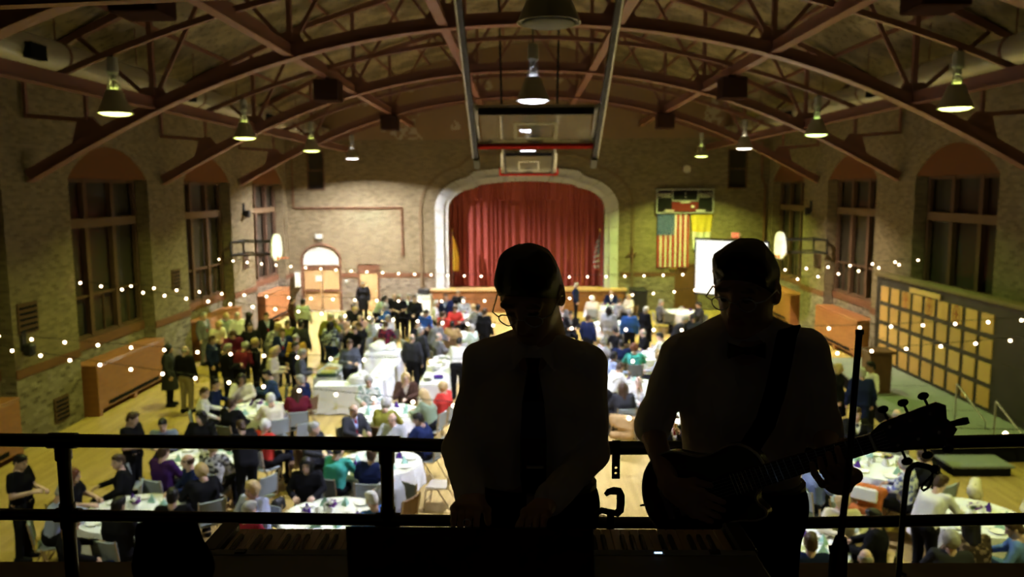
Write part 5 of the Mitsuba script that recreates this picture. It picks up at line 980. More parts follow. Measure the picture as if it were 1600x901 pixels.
for tk, (tx, ty, wh) in TABLES.items():
    desc = wh.replace('at the ', '')
    k = thing('round_table', f'round banquet table under white cloth, the {desc}', 'table', 'round banquet tables'); tw = at(tx, ty)
    part(k, 'top', ROUND_TOP, oak, at(tx, ty, .715)); part(k, 'pedestal', PED, metal_dark, tw)
    for ft in FEET: part(k, 'foot', ft, metal_dark, tw)
    single('tablecloth', f'white cloth hanging in folds over the {desc}', 'tablecloth', ROUND_CLOTH, cloth_m, at(tx, ty, 0, rg.uniform(0, 360)), group='white round tablecloths')
    near = ty < 22; z = .757; a0 = rg.uniform(0, 6)
    k = thing('centrepiece', f'low flower centrepiece in the middle of the {desc}', 'flowers', 'table centrepieces')
    cx, cy = tx+rg.uniform(-.08, .08), ty+rg.uniform(-.08, .08)
    part(k, 'vase', vase, china, at(cx, cy, z)); part(k, 'blooms', blob[0], petal[rg.choice((0, 0, 2))], at(cx, cy, z)); part(k, 'blooms', blob[1], petal[1], at(cx, cy, z-.01)); part(k, 'leaves', leafb, leaf_m, at(cx, cy, z))
    n = 8 if near else 5
    def spot(a):  # which side of the table, as seen from the balcony
        d = math.degrees(math.atan2(math.sin(a), math.cos(a))) % 360
        return ('right', 'far right', 'far', 'far left', 'left', 'near left', 'near', 'near right')[int(((d+22.5) % 360)//45)]
    said = set()
    def lay(name, what, cat_, r, a, mesh, mat, rot=0, dz=0.0):
        l = f'{what}, {spot(a)} side, on the {desc}'
        if l in said: return
        said.add(l); single(name, l, cat_, mesh, mat, at(tx+r*math.cos(a), ty+r*math.sin(a), z+dz, rot), group=f'{name.replace("_", " ")}s on the {desc}')
    for i in range(n):
        a = a0+i*2*PI/n
        lay('plate', 'white dinner plate', 'plate', .60, a, plate, china, 0, .006)
        if i % 2 == 0 or (near and i % 4 == 1):
            col = 'purple' if i % 4 == 2 else 'teal'
            lay('napkin', f'folded {col} napkin', 'napkin', .46, a+.34, napkin, purple_n if col == 'purple' else teal_n, rg.uniform(0, 360))
        if near and i % 2: lay('drinking_glass', 'stemmed water glass', 'glass', .40, a-.25, glass_m, wine_glass)
        if near and i % 4 == 0: lay('programme_sheet', 'white paper sheet', 'paper', .33, a+.1, sheet_p, white_m, rg.uniform(0, 180), .001)
        if near and i % 4 == 2: lay('cup', 'white cup', 'cup', .27, a+.3, cupm, china)
    if near:
        for i in range(2): single('shaker', f'pale {("left", "right")[i]} shaker of the pair on the {desc}', 'shaker', jar, alu, at(tx-.16+.07*i, ty+.20, z), group=f'shakers on the {desc}')
# chairs
SEAT = mikit.ply(box(-.215, .215, -.20, .21, .415, .455, .02), None, 40); BACK = []
bk = trimesh.creation.box((.42, .035, .33)).subdivide().subdivide(); bk.vertices[:, 1] += .45*bk.vertices[:, 0]**2; BACK = mikit.ply(bk.apply_transform(trimesh.transformations.rotation_matrix(.13, [1, 0, 0])).apply_translation((0, -.265, .70)), None, 40)
SIDE = [mikit.ply(cat(tube([(s*.22, .24, .0), (s*.22, .19, .40), (s*.22, -.22, .44), (s*.22, -.30, .90)], .012, 6), tube([(s*.22, -.30, 0), (s*.22, -.02, .43)], .012, 6)), None, 35) for s in (-1, 1)]
STRETCH = mikit.ply(tube([(-.22, .22, .16), (.22, .22, .16)], .009, 6), None, 35)
pads = {'grey': diff('pad_grey', (.27, .30, .31)), 'brown': diff('pad_brown', (.16, .10, .055)), 'olive': diff('pad_olive', (.12, .125, .10)), 'beige': diff('pad_beige', (.44, .38, .30))}
frame_m = prin('chair_frame', (.36, .27, .14), .4, .4)
def chair(x, y, face, col, label):
    k = thing('folding_chair', label, 'chair', 'folding chairs'); tw = T().translate([x, y, 0]).rotate([0, 0, 1], -face)
    part(k, 'seat', SEAT, pads[col], tw); part(k, 'backrest', BACK, pads[col], tw); part(k, 'side_frame', SIDE[0], frame_m, tw); part(k, 'side_frame', SIDE[1], frame_m, tw); part(k, 'stretcher', STRETCH, frame_m, tw)
# people and the chairs they sit on
for i, (x, y, pz, face, hair, hc, top, tc, bc, tb, lab) in enumerate(CROWD):
    if lab.startswith('bearded') or (top == 'shirt' and tc in ('black',) and i % 3 == 0): top = 'tee' if pz != 'sb' else top
    tone = 2 if (hc == 'black' and i % 4 == 1) else (1 if i % 3 else 0)
    mirror = -1 if rg.random() < .45 else 1
    person(x, y, pz, face, hair, hc, top, tc, bc, lab, mirror, tone, rg.uniform(.99, 1.05) if pz[0] == 't' else 1.04)
    if pz[0] == 's':
        col = ('grey', 'brown', 'olive', 'grey')[i % 4]; fx, fy = math.sin(math.radians(face)), math.cos(math.radians(face))
        who = lab.split(', ', 1)[1]; who = ' '.join(who.split()[:11])
        chair(x-.02*fx, y-.02*fy, face, col, f'{col} folding chair under the person with {who}'[:200] if len(who.split()) < 9 else f'{col} folding chair of: {who}')
for (x, y), face, col, l in (((5.05, 12.35), 120, 'grey', 'empty grey chair facing the lower right table'), ((4.55, 12.6), 160, 'grey', "empty grey chair above the guitarist's hip"), ((-2.35, 12.9), 215, 'olive', 'empty olive grey chair beyond the piano keys'), ((-1.75, 14.2), -80, 'beige', 'empty beige chair turned from the table behind the middle post'), ((-4.9, 13.6), -60, 'grey', 'empty grey chair with a bag, left of the middle tables'), ((-5.05, 16.9), -40, 'grey', 'empty light grey chair right of the maroon top'), ((-7.2, 14.2), 70, 'grey', 'empty grey chair behind the black polo shirt'), ((2.15, 17.45), 30, 'olive', 'dark chair with a beige coat between the musicians'), ((5.75, 32.2), 10, 'olive', 'empty olive chair at the table under the projection screen'), ((-3.95, 26.4), 60, 'grey', 'empty grey chair beside the plaid wine top'), ((5.75, 13.25), 40, 'brown', 'brown chair with an orange shawl and white bag'), ((7.25, 13.35), -55, 'grey', 'grey chair under the long cream coat at right'), ((-4.62, 15.3), 160, 'brown', 'brown chair under the navy jacket left of the middle post'), ((1.25, 12.0), 75, 'beige', 'beige chair between the two musicians, below the railing bracket')):
    chair(x, y, face, col, l)
def coat_over(x, y, face, mat, label, name='coat', cat_='coat', w=.25):
    f = Field((-.36, -.5, .25), (.36, .1, 1.0), .02); f.cone((-w, -.27, .80), (w, -.27, .80), .085, .085, .05); f.cone((-w*.8, -.32, .42), (w*.7, -.30, .45), .08, .09, .14); f.cone((-w*.9, -.30, .7), (w*.8, -.30, .6), .09, .09, .12); f.bump(.03, (11, 11, 7), 4)
    single(name, label, cat_, f.mesh(.003), mat, T().translate([x, y, 0]).rotate([0, 0, 1], -face), True)
coat_over(2.15, 17.45, 30, 'm_c_tan', 'beige coat hung over the dark chair between the musicians')
coat_over(5.75, 13.25, 40, diff('orange_cloth', (.46, .14, .04)), 'orange shawl hung over the brown chair at right', 'shawl', 'shawl')
coat_over(7.25, 13.35, -55, 'm_c_cream', 'long cream coat on the chair at the far right of the table', w=.2)
coat_over(-4.62, 15.3, 160, 'm_c_navy', 'navy jacket hung on a chair behind the bald man in charcoal')
single('handbag', 'black handbag hanging from the grey chair left of the middle tables', 'bag', (lambda f: f.cone((0, 0, .30), (.05, .12, .30), .10, .09, .05).cone((0, 0, .38), (.05, .12, .38), .07, .07, .05).mesh(.003))(Field((-.3, -.3, .1), (.3, .4, .6), .02)), black, at(-4.55, 13.45), True)
single('tote_bag', 'white cloth bag folded over the orange shawl', 'bag', box(-.22, .22, -.42, -.36, .62, .86, .03), white_m, T().translate([5.75, 13.25, 0]).rotate([0, 0, 1], -40))
# buffet
for (x0, x1, y0, y1), l in (((-5.7, -4.0, 20.4, 21.05), 'long white-skirted buffet table at its near end'), ((-4.45, -3.9, 21.12, 23.9), 'white-skirted side table running back from the buffet'), ((-5.2, -4.1, 24.6, 25.5), 'white-skirted table at the far end of the buffet'), ((-5.95, -5.25, 21.35, 24.4), 'buffet table carrying the dark green trays'), ((-2.95, -2.25, 20.6, 24.2), 'white-skirted buffet table to the right of the aisle')):
    k = thing('buffet_table', l, 'table'); part(k, 'top', box(x0+.02, x1-.02, y0+.02, y1-.02, .71, .745), oak)
    for xx in (x0+.1, x1-.1):
        for yy in (y0+.1, y1-.1): part(k, 'leg', tube([(xx, yy, 0), (xx, yy, .71)], .02, 6), metal_dark)
    single('table_skirt', 'pleated white skirt of the '+l.replace('white-skirted ', ''), 'tablecloth', drape(rrect(x0, x1, y0, y1), .75, .02, .02, 18), cloth_m, smooth=35)
tray = mikit.ply(cat(box(-.27, .27, -.17, .17, 0, .09, .02), box(-.30, .30, -.20, .20, .09, .11, .01)), None); food = mikit.ply((lambda f: f.ell((0, 0, .10), (.24, .15, .05), 0).bump(.02, (30, 30, 30)).mesh(.003))(Field((-.3, -.2, 0), (.3, .2, .2), .015)), None, True)
green_pan = prin('green_pan', (.03, .07, .05), .3); foods = [diff('food_a', (.42, .40, .16)), diff('food_b', (.30, .19, .07)), diff('food_c', (.52, .50, .42))]
for i in range(7):
    k = thing('serving_tray', f'dark green food tray beside the queue, {ORD[i]} from the near end', 'tray', 'trays along the buffet'); tw = at(-5.6, 21.6+.42*i, .755, 0)
    part(k, 'pan', tray, green_pan, tw); part(k, 'food', food, foods[i % 3], tw)
bund = (lambda f: f.ell((0, 0, .12), (.30, .20, .16), .05).ell((.1, .02, .22), (.16, .14, .13), .06).bump(.035, (9, 9, 9), 2).cut(lambda x, y, z: .0-z).mesh(.004))(Field((-.45, -.35, -.05), (.45, .35, .5), .02))
for x, y, l in ((-4.55, 20.72, 'white cloth-wrapped bundle on the near end of the buffet'), (-4.85, 25.0, 'white cloth-wrapped bundle on the far end of the buffet'), (-4.45, 25.15, 'smaller white cloth bundle at the far end of the buffet')): single('cloth_bundle', l, 'bundle', mikit.ply(bund, None, True), white_m, at(x, y, .755, 20, 1.0 if 'smaller' not in l else .75))
bowl = mikit.ply(lathe([(0, 0), (.08, 0), (.16, .10), (.17, .10), (.085, -.0), (0, .005)], 24), None, 30)
for x, y, m, l in ((-2.6, 22.9, foods[0], 'yellow bowl of salad on the right buffet table'), (-2.7, 22.3, foods[2], 'pale bowl on the right buffet table'), (-2.55, 23.6, leaf_m, 'green bowl on the right buffet table')):
    k = thing('serving_bowl', l, 'bowl'); part(k, 'bowl', bowl, china, at(x, y, .76, 0, 1.3)); part(k, 'food', food, m, at(x, y, .77, 0, .62))
for i in range(5): single('plate', f'white plate, {ORD[i]} from the bottom of its stack on the right buffet', 'plate', plate, china, at(-2.75, 21.0, .766+.02*i), group='stack of plates on the right buffet')
for i in range(5): single('napkin_fold', f'flat folded {NK[i == 1]} napkin, {ORD[i]} from the bottom, right buffet', 'napkin', box(-.12, .12, -.09, .09, 0, .016), purple_n if i != 1 else teal_n, at(-2.5, 21.25, .758+.017*i, 6*i), group='stack of napkins on the right buffet')
for i in range(6): single('plate', f'white plate on the table beside the buffet, {ORD[i]} from the near end', 'plate', plate, china, at(-4.17, 21.5+.38*i, .766), group='plates on the buffet side table')
# ================================================================== balcony
ZB = 3.9
struct('balcony_floor', box(-6, 6, -2.5, 2.95, 3.7, ZB), dark_wood, label='dark balcony floor')
struct('trim_1', box(-6, 6, 2.72, 2.95, ZB, 4.31), black_matt, label='low dark parapet under the railing'); struct('trim_2', box(-6, 6, 2.68, 2.98, 4.31, 4.362, .01), dark_wood, label='dark cap of the parapet')
struct('wall_back', box(-6.2, 6.2, -2.7, -2.5, 3.7, 8.6), diff('grey_wall', (.17, .19, .30)), label='plain wall at the back of the balcony')
single('header_beam', 'brown beam edge crossing the top left corner', 'beam', beam((-3.6, 4.0, 6.86), (-1.45, 4.0, 6.93), .08, .38), orange_wood)
rail_m = prin('rail', (.014, .013, .013), .4, .3)
def railpts(y0, pts): return [np.array(p) for p in pts]
k = thing('balcony_railing', 'black pipe railing along the balcony edge behind the musicians', 'railing')
TOP = [(-4.4, 2.80, 4.932), (-2.1, 2.80, 4.910), (-.70, 2.80, 4.894), (-.24, 2.80, 4.880), (.13, 2.80, 4.878), (.8, 2.80, 4.886), (1.6, 2.80, 4.905), (4.4, 2.80, 4.93)]
LOW = [(-4.4, 2.80, 4.645), (-2.1, 2.80, 4.628), (-.71, 2.80, 4.607), (.13, 2.80, 4.597), (.8, 2.80, 4.596), (1.6, 2.80, 4.613), (4.4, 2.80, 4.635)]
part(k, 'top_rail', tube(TOP, .0245, 14), rail_m, smooth=35); part(k, 'lower_rail', tube(LOW, .021, 14), rail_m, smooth=35)
for x in (-3.05, -1.875, -.695, .49, 1.95, 3.1):
    zt = np.interp(x, [p[0] for p in TOP], [p[2] for p in TOP]); zl = np.interp(x, [p[0] for p in LOW], [p[2] for p in LOW])
    part(k, 'post', tube([(x, 2.80, 4.363), (x, 2.80, zt)], .0235, 14), rail_m, smooth=35); part(k, 'fitting', cat(tube([(x-.05, 2.80, zt), (x+.05, 2.80, zt)], .029, 14), tube([(x, 2.80, zt-.07), (x, 2.80, zt)], .029, 14)), rail_m, smooth=35); part(k, 'fitting', cat(tube([(x-.045, 2.80, zl), (x+.045, 2.80, zl)], .026, 14), tube([(x, 2.80, zl-.045), (x, 2.80, zl+.045)], .028, 14)), rail_m, smooth=35)
br = sg.box(.118, 4.775, .146, 4.915).difference(sg.Point(.132, 4.795).buffer(.0055)).difference(sg.Point(.132, 4.815).buffer(.0055))
part(k, 'bracket', prism(br, 'xz', 2.768, 2.776), rail_m, label='hanging metal bracket with two holes')
# ================================================================== stage piano and what stands before it
cream_key = prin('key_white', (.62, .48, .36), .25); black_key = prin('key_black', (.015, .015, .015), .3); pbody = prin('piano_body', (.10, .105, .10), .5)
k = thing('stage_piano', 'dark stage piano with its keys toward the player', 'keyboard')
KX0, KW, ZK, YF, YR = -.929, 1.235/52, 4.94, 1.962, 1.816
part(k, 'body', cat(box(KX0-.06, KX0+1.295, 1.60, 1.972, ZK-.11, ZK-.028, .012), box(KX0-.045, KX0+1.28, 1.60, YR, ZK-.03, ZK+.012, .008)), pbody)
for s, x in ((0, KX0-.05), (1, KX0+1.238)): part(k, 'end_block', box(x, x+.047, YR-.01, 1.972, ZK-.03, ZK+.016, .006), black)
part(k, 'panel_strip', box(KX0-.04, KX0+1.275, YR-.03, YR-.002, ZK+.0121, ZK+.0135), grey_m); part(k, 'logo_plate', box(.0, .05, 1.60-.002, 1.60, ZK-.06, ZK-.045), grey_m)
for i in range(52):
    part(k, 'white_key', box(KX0+KW*i+.0006, KX0+KW*(i+1)-.0006, YR, YF, ZK-.02, ZK, .0012), cream_key)
for i in range(52):
    if (i+5) % 7 in (0, 1, 3, 4, 5) and i < 51:      # lowest key is an A seen from the player, so mirrored here
        x = KX0+1.235-KW*(i+1) if False else KX0+KW*(i+1); part(k, 'black_key', box(x-.0058, x+.0058, YR, YR+.093, ZK-.002, ZK+.0115, .003), black_key)
part(k, 'led', box(.108, .126, YR-.022, YR-.016, ZK+.0135, ZK+.0150), white_m, label='small lit blue-white indicator', emitter={'type': 'area', 'radiance': rgb(1.2, 1.8, 2.6), 'sampling_weight': .01})
for x in (-.87, .25): part(k, 'slider', box(x-.012, x+.012, YR-.026, YR-.008, ZK+.0135, ZK+.018), black)
k = thing('keyboard_stand', 'black X-frame stand under the stage piano', 'keyboard stand')
for x in (-.62, -.02):
    part(k, 'leg', beam((x, 1.55, ZB+.015), (x, 2.05, ZK-.135), .03, .03), black); part(k, 'leg', beam((x+.035, 2.05, ZB+.015), (x+.035, 1.55, ZK-.135), .03, .03), black); part(k, 'pad', box(x-.02, x+.06, 1.62, 2.02, ZK-.128, ZK-.110), black)
part(k, 'crossbar', beam((-.64, 1.82, 4.36), (.04, 1.82, 4.36), .02, .02), black)
k = thing('music_stand', 'black music stand desk seen from behind in the lower middle', 'music stand')
a, b, c, d = [np.array(p) for p in ((-0.559, 1.545, 5.125), (-0.059, 1.551, 5.120), (-0.066, 1.417, 5.011), (-0.524, 1.411, 5.013))]
n_ = np.cross(b-a, d-a); n_ /= np.linalg.norm(n_); q = .006*n_
part(k, 'desk', trimesh.convex.convex_hull(np.array([a+q, b+q, c+q, d+q, a-q, b-q, c-q, d-q])), black); part(k, 'ledge', beam(d+q*3, c+q*3, .05, .012), black)
mid = (a+b+c+d)/4; part(k, 'pole', tube([mid-np.array([0, .03, 0]), (mid[0], mid[1]-.06, 4.3), (mid[0], mid[1]-.06, ZB+.25)], .013, 8), black)
for a_ in (.5, 2.6, 4.7): part(k, 'leg', tube([(mid[0], mid[1]-.06, ZB+.28), (mid[0]+.3*math.cos(a_), mid[1]-.06+.3*math.sin(a_), ZB+.01)], .009, 6), black)
k = thing('chair_back', 'black rounded chair back at the lower left, blocking the view', 'chair')
f = Field((-1.15, 1.2, 4.1), (-.5, 1.75, 5.15), .012); c0 = np.array((-0.906, 1.521, 5.134))
f.cone(c0+np.array([-.022, 0, .005]), c0+np.array([.014, 0, .008]), .043, .040, .03, flat=((0, 1, 0), .6)); f.cone(c0+np.array([-.026, 0, -.08]), c0+np.array([.03, 0, -.08]), .055, .055, .06, flat=((0, 1, 0), .6)); f.cone(c0+np.array([-.03, 0, -.25]), c0+np.array([.035, 0, -.25]), .06, .06, .06, flat=((0, 1, 0), .6)); part(k, 'backrest', f.mesh(.001), black_matt, smooth=True)
part(k, 'seat', box(c0[0]-.2, c0[0]+.2, c0[1]-.45, c0[1]-.02, 4.30, 4.36, .02), black_matt)
for sx in (-.17, .17):
    for sy in (-.40, -.04): part(k, 'leg', tube([(c0[0]+sx, c0[1]+sy, 4.31), (c0[0]+sx*1.1, c0[1]+sy, ZB)], .012, 6), black)
part(k, 'upright', cat(*[tube([(c0[0]+sx, c0[1]-.04, 4.3), (c0[0]+sx*.35, c0[1]+.03, c0[2]-.2)], .012, 6) for sx in (-.15, .15)]), black)
k = thing('equipment_cover', 'dark grey cloth-covered case at the lower left edge', 'equipment case')
f = Field((-1.75, 1.35, 4.15), (-.85, 2.2, 4.85), .014); p_, q_ = np.array((-1.382, 1.835, 4.866)), np.array((-1.156, 1.841, 4.888)); f.cone(p_+np.array([-.02, 0, -.04]), q_+np.array([0, .02, 0]), .05, .055, .03); f.cone(p_+np.array([0, -.1, -.12]), q_+np.array([0, -.12, -.1]), .06, .09, .08); f.cone(p_+np.array([0, 0, -.18]), q_+np.array([0, 0, -.18]), .10, .10, .08); f.bump(.012, (9, 9, 22), 3)
part(k, 'cloth', f.mesh(.0015), diff('cover_cloth', (.48, .48, .46)), smooth=True); part(k, 'case', box(-1.45, -.98, 1.62, 2.05, ZB, 4.5, .02), black)
# microphone stands
k = thing('microphone_boom', 'black microphone boom rising past the guitar neck on the right', 'microphone stand')
part(k, 'boom', tube([(0.642, 1.984, 5.450), (0.623, 1.953, 5.287), (0.604, 1.920, 5.101), (0.580, 1.891, 4.941)], .0082, 10), black, smooth=40); part(k, 'end_cap', tube([(0.642, 1.982, 5.440), (0.642, 1.984, 5.452)], .0105, 10), black)
part(k, 'clutch', tube([(0.582, 1.892, 4.952), (0.577, 1.888, 4.917), (0.574, 1.882, 4.870), (0.572, 1.874, 4.808)], [.013, .021, .022, .020], 12), black, smooth=40); part(k, 'grip_nut', tube([(0.553, 1.888, 4.921), (0.597, 1.879, 4.928)], .009, 8), black)
p_ = np.array((0.572, 1.874, 4.808)); part(k, 'pole', tube([p_, (p_[0], p_[1], ZB+.03)], .011, 8), black); part(k, 'base', lathe([(0, 0), (.13, 0), (.13, .02), (.02, .045), (0, .045)], 24).apply_translation((p_[0], p_[1], ZB)), black)
k = thing('microphone_stand', 'thin chrome stand with a bent top and black clip on the lower right', 'stand')
part(k, 'pole', tube([(0.653, 1.752, 4.787), (0.667, 1.767, 4.912), (0.678, 1.785, 5.059), (0.687, 1.795, 5.139), (0.692, 1.797, 5.157), (0.702, 1.799, 5.166), (0.715, 1.799, 5.169)], .0065, 10), prin('dark_chrome', (.10, .10, .10), .2, .9), smooth=40)
part(k, 'clip', cat(tube([(0.709, 1.799, 5.169), (0.731, 1.789, 5.166), (0.745, 1.778, 5.161)], .0068, 8), tube([(0.741, 1.789, 5.163), (0.751, 1.779, 5.161)], .0105, 10)), black, smooth=40)
part(k, 'cable_loop', tube([(0.744, 1.788, 5.154), (0.738, 1.786, 5.144), (0.728, 1.785, 5.135), (0.718, 1.784, 5.125), (0.716, 1.783, 5.116), (0.720, 1.782, 5.112), (0.731, 1.783, 5.118), (0.738, 1.785, 5.132), (0.741, 1.786, 5.144)], .0028, 6), black)
p_ = np.array((0.653, 1.752, 4.787)); part(k, 'leg', tube([p_, (p_[0]-.02, p_[1], ZB+.02)], .0065, 8), black); part(k, 'foot', beam((p_[0]-.2, p_[1], ZB+.012), (p_[0]+.16, p_[1], ZB+.012), .03, .02), black)
part(k, 'wing_nut', tube([(0.667, 1.769, 4.922), (0.680, 1.758, 4.918)], .004, 6), chrome)
k = thing('guitar_stand', 'black hooked guitar stand between the two musicians', 'guitar stand')
part(k, 'hook', tube([(0.036, 2.215, 4.932), (0.045, 2.216, 4.941), (0.060, 2.216, 4.944), (0.075, 2.216, 4.942), (0.080, 2.215, 4.930), (0.080, 2.212, 4.909), (0.078, 2.210, 4.888), (0.065, 2.208, 4.875)], [.006, .009, .011, .0115, .0115, .0115, .0115, .010], 10), black, smooth=40)
part(k, 'cradle', tube([(0.073, 2.209, 4.878), (0.043, 2.209, 4.884), (0.023, 2.190, 4.896), (0.009, 2.179, 4.893), (-0.003, 2.167, 4.879), (-0.008, 2.166, 4.866)], .0085, 8), black, smooth=40)
p_ = np.array((0.051, 2.209, 4.882)); part(k, 'pole', tube([p_, (p_[0], p_[1]+.05, ZB+.3)], .011, 8), black)
for a_ in (.6, 2.5, 4.6): part(k, 'leg', tube([(p_[0], p_[1]+.05, ZB+.32), (p_[0]+.22*math.cos(a_), p_[1]+.05+.12*math.sin(a_), ZB+.01)], .009, 6), black)
# ================================================================== the two musicians
SKIN_D = (.50, .33, .25)
shirt_m = diff('musician_shirt', (.70, .66, .62)); trous_m = diff('musician_trousers', (.010, .010, .012)); silk = prin('black_silk', (.010, .010, .014), .35, 0, .5)
def capsule(a, b, ra, rb, n=12): return tube([np.array(a)+(np.array(b)-np.array(a))*t for t in np.linspace(0, 1, 4)], np.linspace(ra, rb, 4), n)
HS = 1.15
HAND_K = hand_mesh(.55, .0042, .0005)
def glasses(R_, c, k, look=0):
    P = lambda x, y, z: R_ @ np.array([x, y, z])*HS+c
    for s in (-1, 1):
        L_ = [P(s*.034+.024*math.cos(a), .106-.006*abs(math.cos(a)), .004+.018*math.sin(a)) for a in np.linspace(0, 2*PI, 25)[:-1]]
        part(k, 'lens', trimesh.Trimesh(np.vstack([L_, [P(s*.034, .106, .004)]]), [(24, i, (i+1) % 24) for i in range(24)], process=False), glass)
        part(k, 'rim', tube(L_, .0019, 6, True), chrome); part(k, 'temple', tube([P(s*.058, .100, .010), P(s*.078, .085, .012), P(s*.086, .01, .010), P(s*.084, -.015, -.012)], .0021, 6), chrome)
    part(k, 'bridge', tube([P(-.010, .107, .008), P(0, .112, .013), P(.010, .107, .008)], .0013, 6), chrome)
def musician(J, label, R_, hand_r, hand_l, hairf, sleeve, folds):
    """J: joints in world space; r = the player's right side"""
    k = thing('person', label, 'person'); hd = np.array(J['head']); nec = np.array(J['nec']); che, pel = np.array(J['che']), np.array(J['pel']); lo, hi = (min(J['el_r'][0], J['wr_r'][0])-.2, 1.95, ZB-.02), (J['el_l'][0]+.22, 2.85, hd[2]+.2)
    def trunk(f, g, k_=.07):
        for s in (-1, 1):
            o = np.array([s*.078, 0, 0]); f.cone(pel+o+np.array([0, 0, .03]), che+o*1.05, .086+g, .094+g, k_); f.cone(che+o*1.05, nec+np.array([s*.105, .01, -.10]), .094+g, .064+g, k_)
            f.cone(nec+np.array([s*.03, .025, .012]), np.array(J['sh_'+('r' if s < 0 else 'l')])+np.array([0, .01, .0]), .046+g, .048+g, .045)
    def arm(f, s, g, t0=0, t1=2.0, loose=1.0):
        a, e, w = [np.array(J[q+s]) for q in ('sh_', 'el_', 'wr_')]; f.cone(a, e if t1 > .99 else a+(e-a)*t1, .050+g*loose, .040+g*loose*1.2, .03)
        if t1 > 1: f.cone(e, w if t1 >= 2 else e+(w-e)*(t1-1), .039+g*loose*1.3, (.028 if t1 >= 2 else .03)+g*loose*1.1, .02)
    def leg(f, g, k_=.05):
        for s in (-1, 1):
            h = pel+np.array([s*.085, 0, -.03]); kn = np.array([h[0]+s*.015, h[1]-.01, ZB+.48]); an = np.array([kn[0], kn[1]+.03, ZB+.08]); f.cone(pel+np.array([s*.06, 0, .0]), h, .10+g, .10+g, k_); f.cone(h, kn, .092+g, .062+g, k_); f.cone(kn, an, .058+g, .045+g, .03)
    f = Field(lo, hi, .0105); trunk(f, 0); leg(f, 0)
    for s in 'rl': arm(f, s, 0)
    f.cone(nec+np.array([0, .01, -.03]), hd+R_ @ np.array([0, -.035, -.10]), .062, .056, .03)
    for s in (-1, 1): x_ = pel[0]+s*.10; f.cone((x_, pel[1]+.02, ZB+.07), (x_+s*.02, pel[1]-.13, ZB+.04), .042, .035, .02)
    b = f.mesh(.0012)+xf(HEAD_HI, R_*HS, hd)
    for s, hm in (('r', hand_r), ('l', hand_l)): b = b+hm
    V, F = dedup(b); k0 = k+'__body'; put(k0, mikit.ply((V, F), None, True, color=skin_colour(SKIN_D)(V, R_, hd, HS)), 'm_skin')
    h_ = hairf.mesh(.0008); M = np.eye(4); M[:3, :3] = R_*HS; M[:3, 3] = hd; part(k, 'hair', h_, 'm_hair_black' , T(M), True)
    f = Field(lo, hi, .0085); trunk(f, .013, .055)
    for s in 'rl': arm(f, s, .012, 0, sleeve[s])
    folds(f); f.cut(lambda x, y, z: pel[2]+.02-z); part(k, 'shirt', f.mesh(.0008), shirt_m, smooth=True)
    f = Field(lo, hi, .011); leg(f, .014); f.cone(pel+np.array([-.06, 0, .02]), pel+np.array([.06, 0, .02]), .112, .112, .05); f.cut(lambda x, y, z: z-pel[2]-.05); part(k, 'trousers', f.mesh(.001), trous_m, smooth=True)
    part(k, 'belt', tube([(pel[0]+.185*math.cos(a), pel[1]+.125*math.sin(a), pel[2]+.045) for a in np.linspace(0, 2*PI, 41)[:-1]], .014, 6, True), black); part(k, 'buckle', box(pel[0]-.022, pel[0]+.022, pel[1]-.145, pel[1]-.132, pel[2]+.028, pel[2]+.062, .003), chrome)
    # collar: a band round the neck and two points
    n0 = nec+np.array([0, .008, .022]); band = []
    ring1 = [n0+np.array([.070*math.cos(a), .066*math.sin(a), -.012+.022*math.sin(a)]) for a in np.linspace(0, 2*PI, 33)]; ring2 = [n0+np.array([.064*math.cos(a), .060*math.sin(a), .028+.016*math.sin(a)]) for a in np.linspace(0, 2*PI, 33)]
    V = np.array(ring1+ring2); F = [(i, i+1, 34+i) for i in range(32)]+[(i, 34+i, 33+i) for i in range(32)]; part(k, 'collar', trimesh.Trimesh(V, F, process=False), shirt_m)
    for s in (-1, 1): p0, p1, p2 = n0+np.array([s*.012, -.066, -.008]), n0+np.array([s*.066, -.030, .014]), n0+np.array([s*.062, -.083, -.066]); o = np.array([0, -.004, 0]); part(k, 'collar_point', trimesh.convex.convex_hull(np.array([p0, p1, p2, p0+o, p1+o, p2+o])), shirt_m)
    for s in (-1, 1):
        x_ = pel[0]+s*.10; g = Field((x_-.12, pel[1]-.28, ZB-.01), (x_+.12, pel[1]+.15, ZB+.2), .012); g.cone((x_, pel[1]+.05, ZB+.05), (x_+s*.02, pel[1]-.14, ZB+.043), .054, .052, .02).cone((x_, pel[1]+.02, ZB+.06), (x_, pel[1]+.02, ZB+.11), .058, .052, .03); g.cut(lambda x, y, z: ZB+.001-z); part(k, 'shoe', g.mesh(.001), black, smooth=True)
    return k
# --- keyboard player
J = dict(head=(-0.176, 2.381, 5.491), nec=(-0.170, 2.459, 5.304), che=(-0.167, 2.407, 5.129), pel=(-0.169, 2.404, 4.853), sh_r=(-0.318, 2.452, 5.269), sh_l=(-0.002, 2.455, 5.255), el_r=(-0.388, 2.380, 5.016), el_l=(0.008, 2.364, 5.005), wr_r=(-0.347, 2.141, 4.949), wr_l=(-0.134, 2.132, 4.938))
R_ = rot3(162, 34, 0)
hr = xf(HAND_K, limb_frame(J['wr_r'], (-0.358, 1.971, 4.960), (.0, -.35, -1)), J['wr_r']); hl = xf(mir(HAND_K), limb_frame(J['wr_l'], (-0.190, 1.982, 4.950), (0, -.35, -1)), J['wr_l'])
def hair_k():
    f = Field((-.14, -.17, -.14), (.14, .14, .17), .006); f.ell((0, -.012, .03), (.0815, .104, .102), 0).ell((-.03, .03, .085), (.055, .068, .046), .03).ell((.045, -.03, .06), (.036, .07, .05), .03).bump(.006, (30, 30, 16), 5); f.ell((0, -.048, -.035), (.074, .072, .068), .02); f.cut(lambda x, y, z: HAIRLINE(y)-z); return f
def folds_k(f):
    f.bump(.010, (7, 7, 10), 11); f.bump(.004, (26, 26, 9), 12)
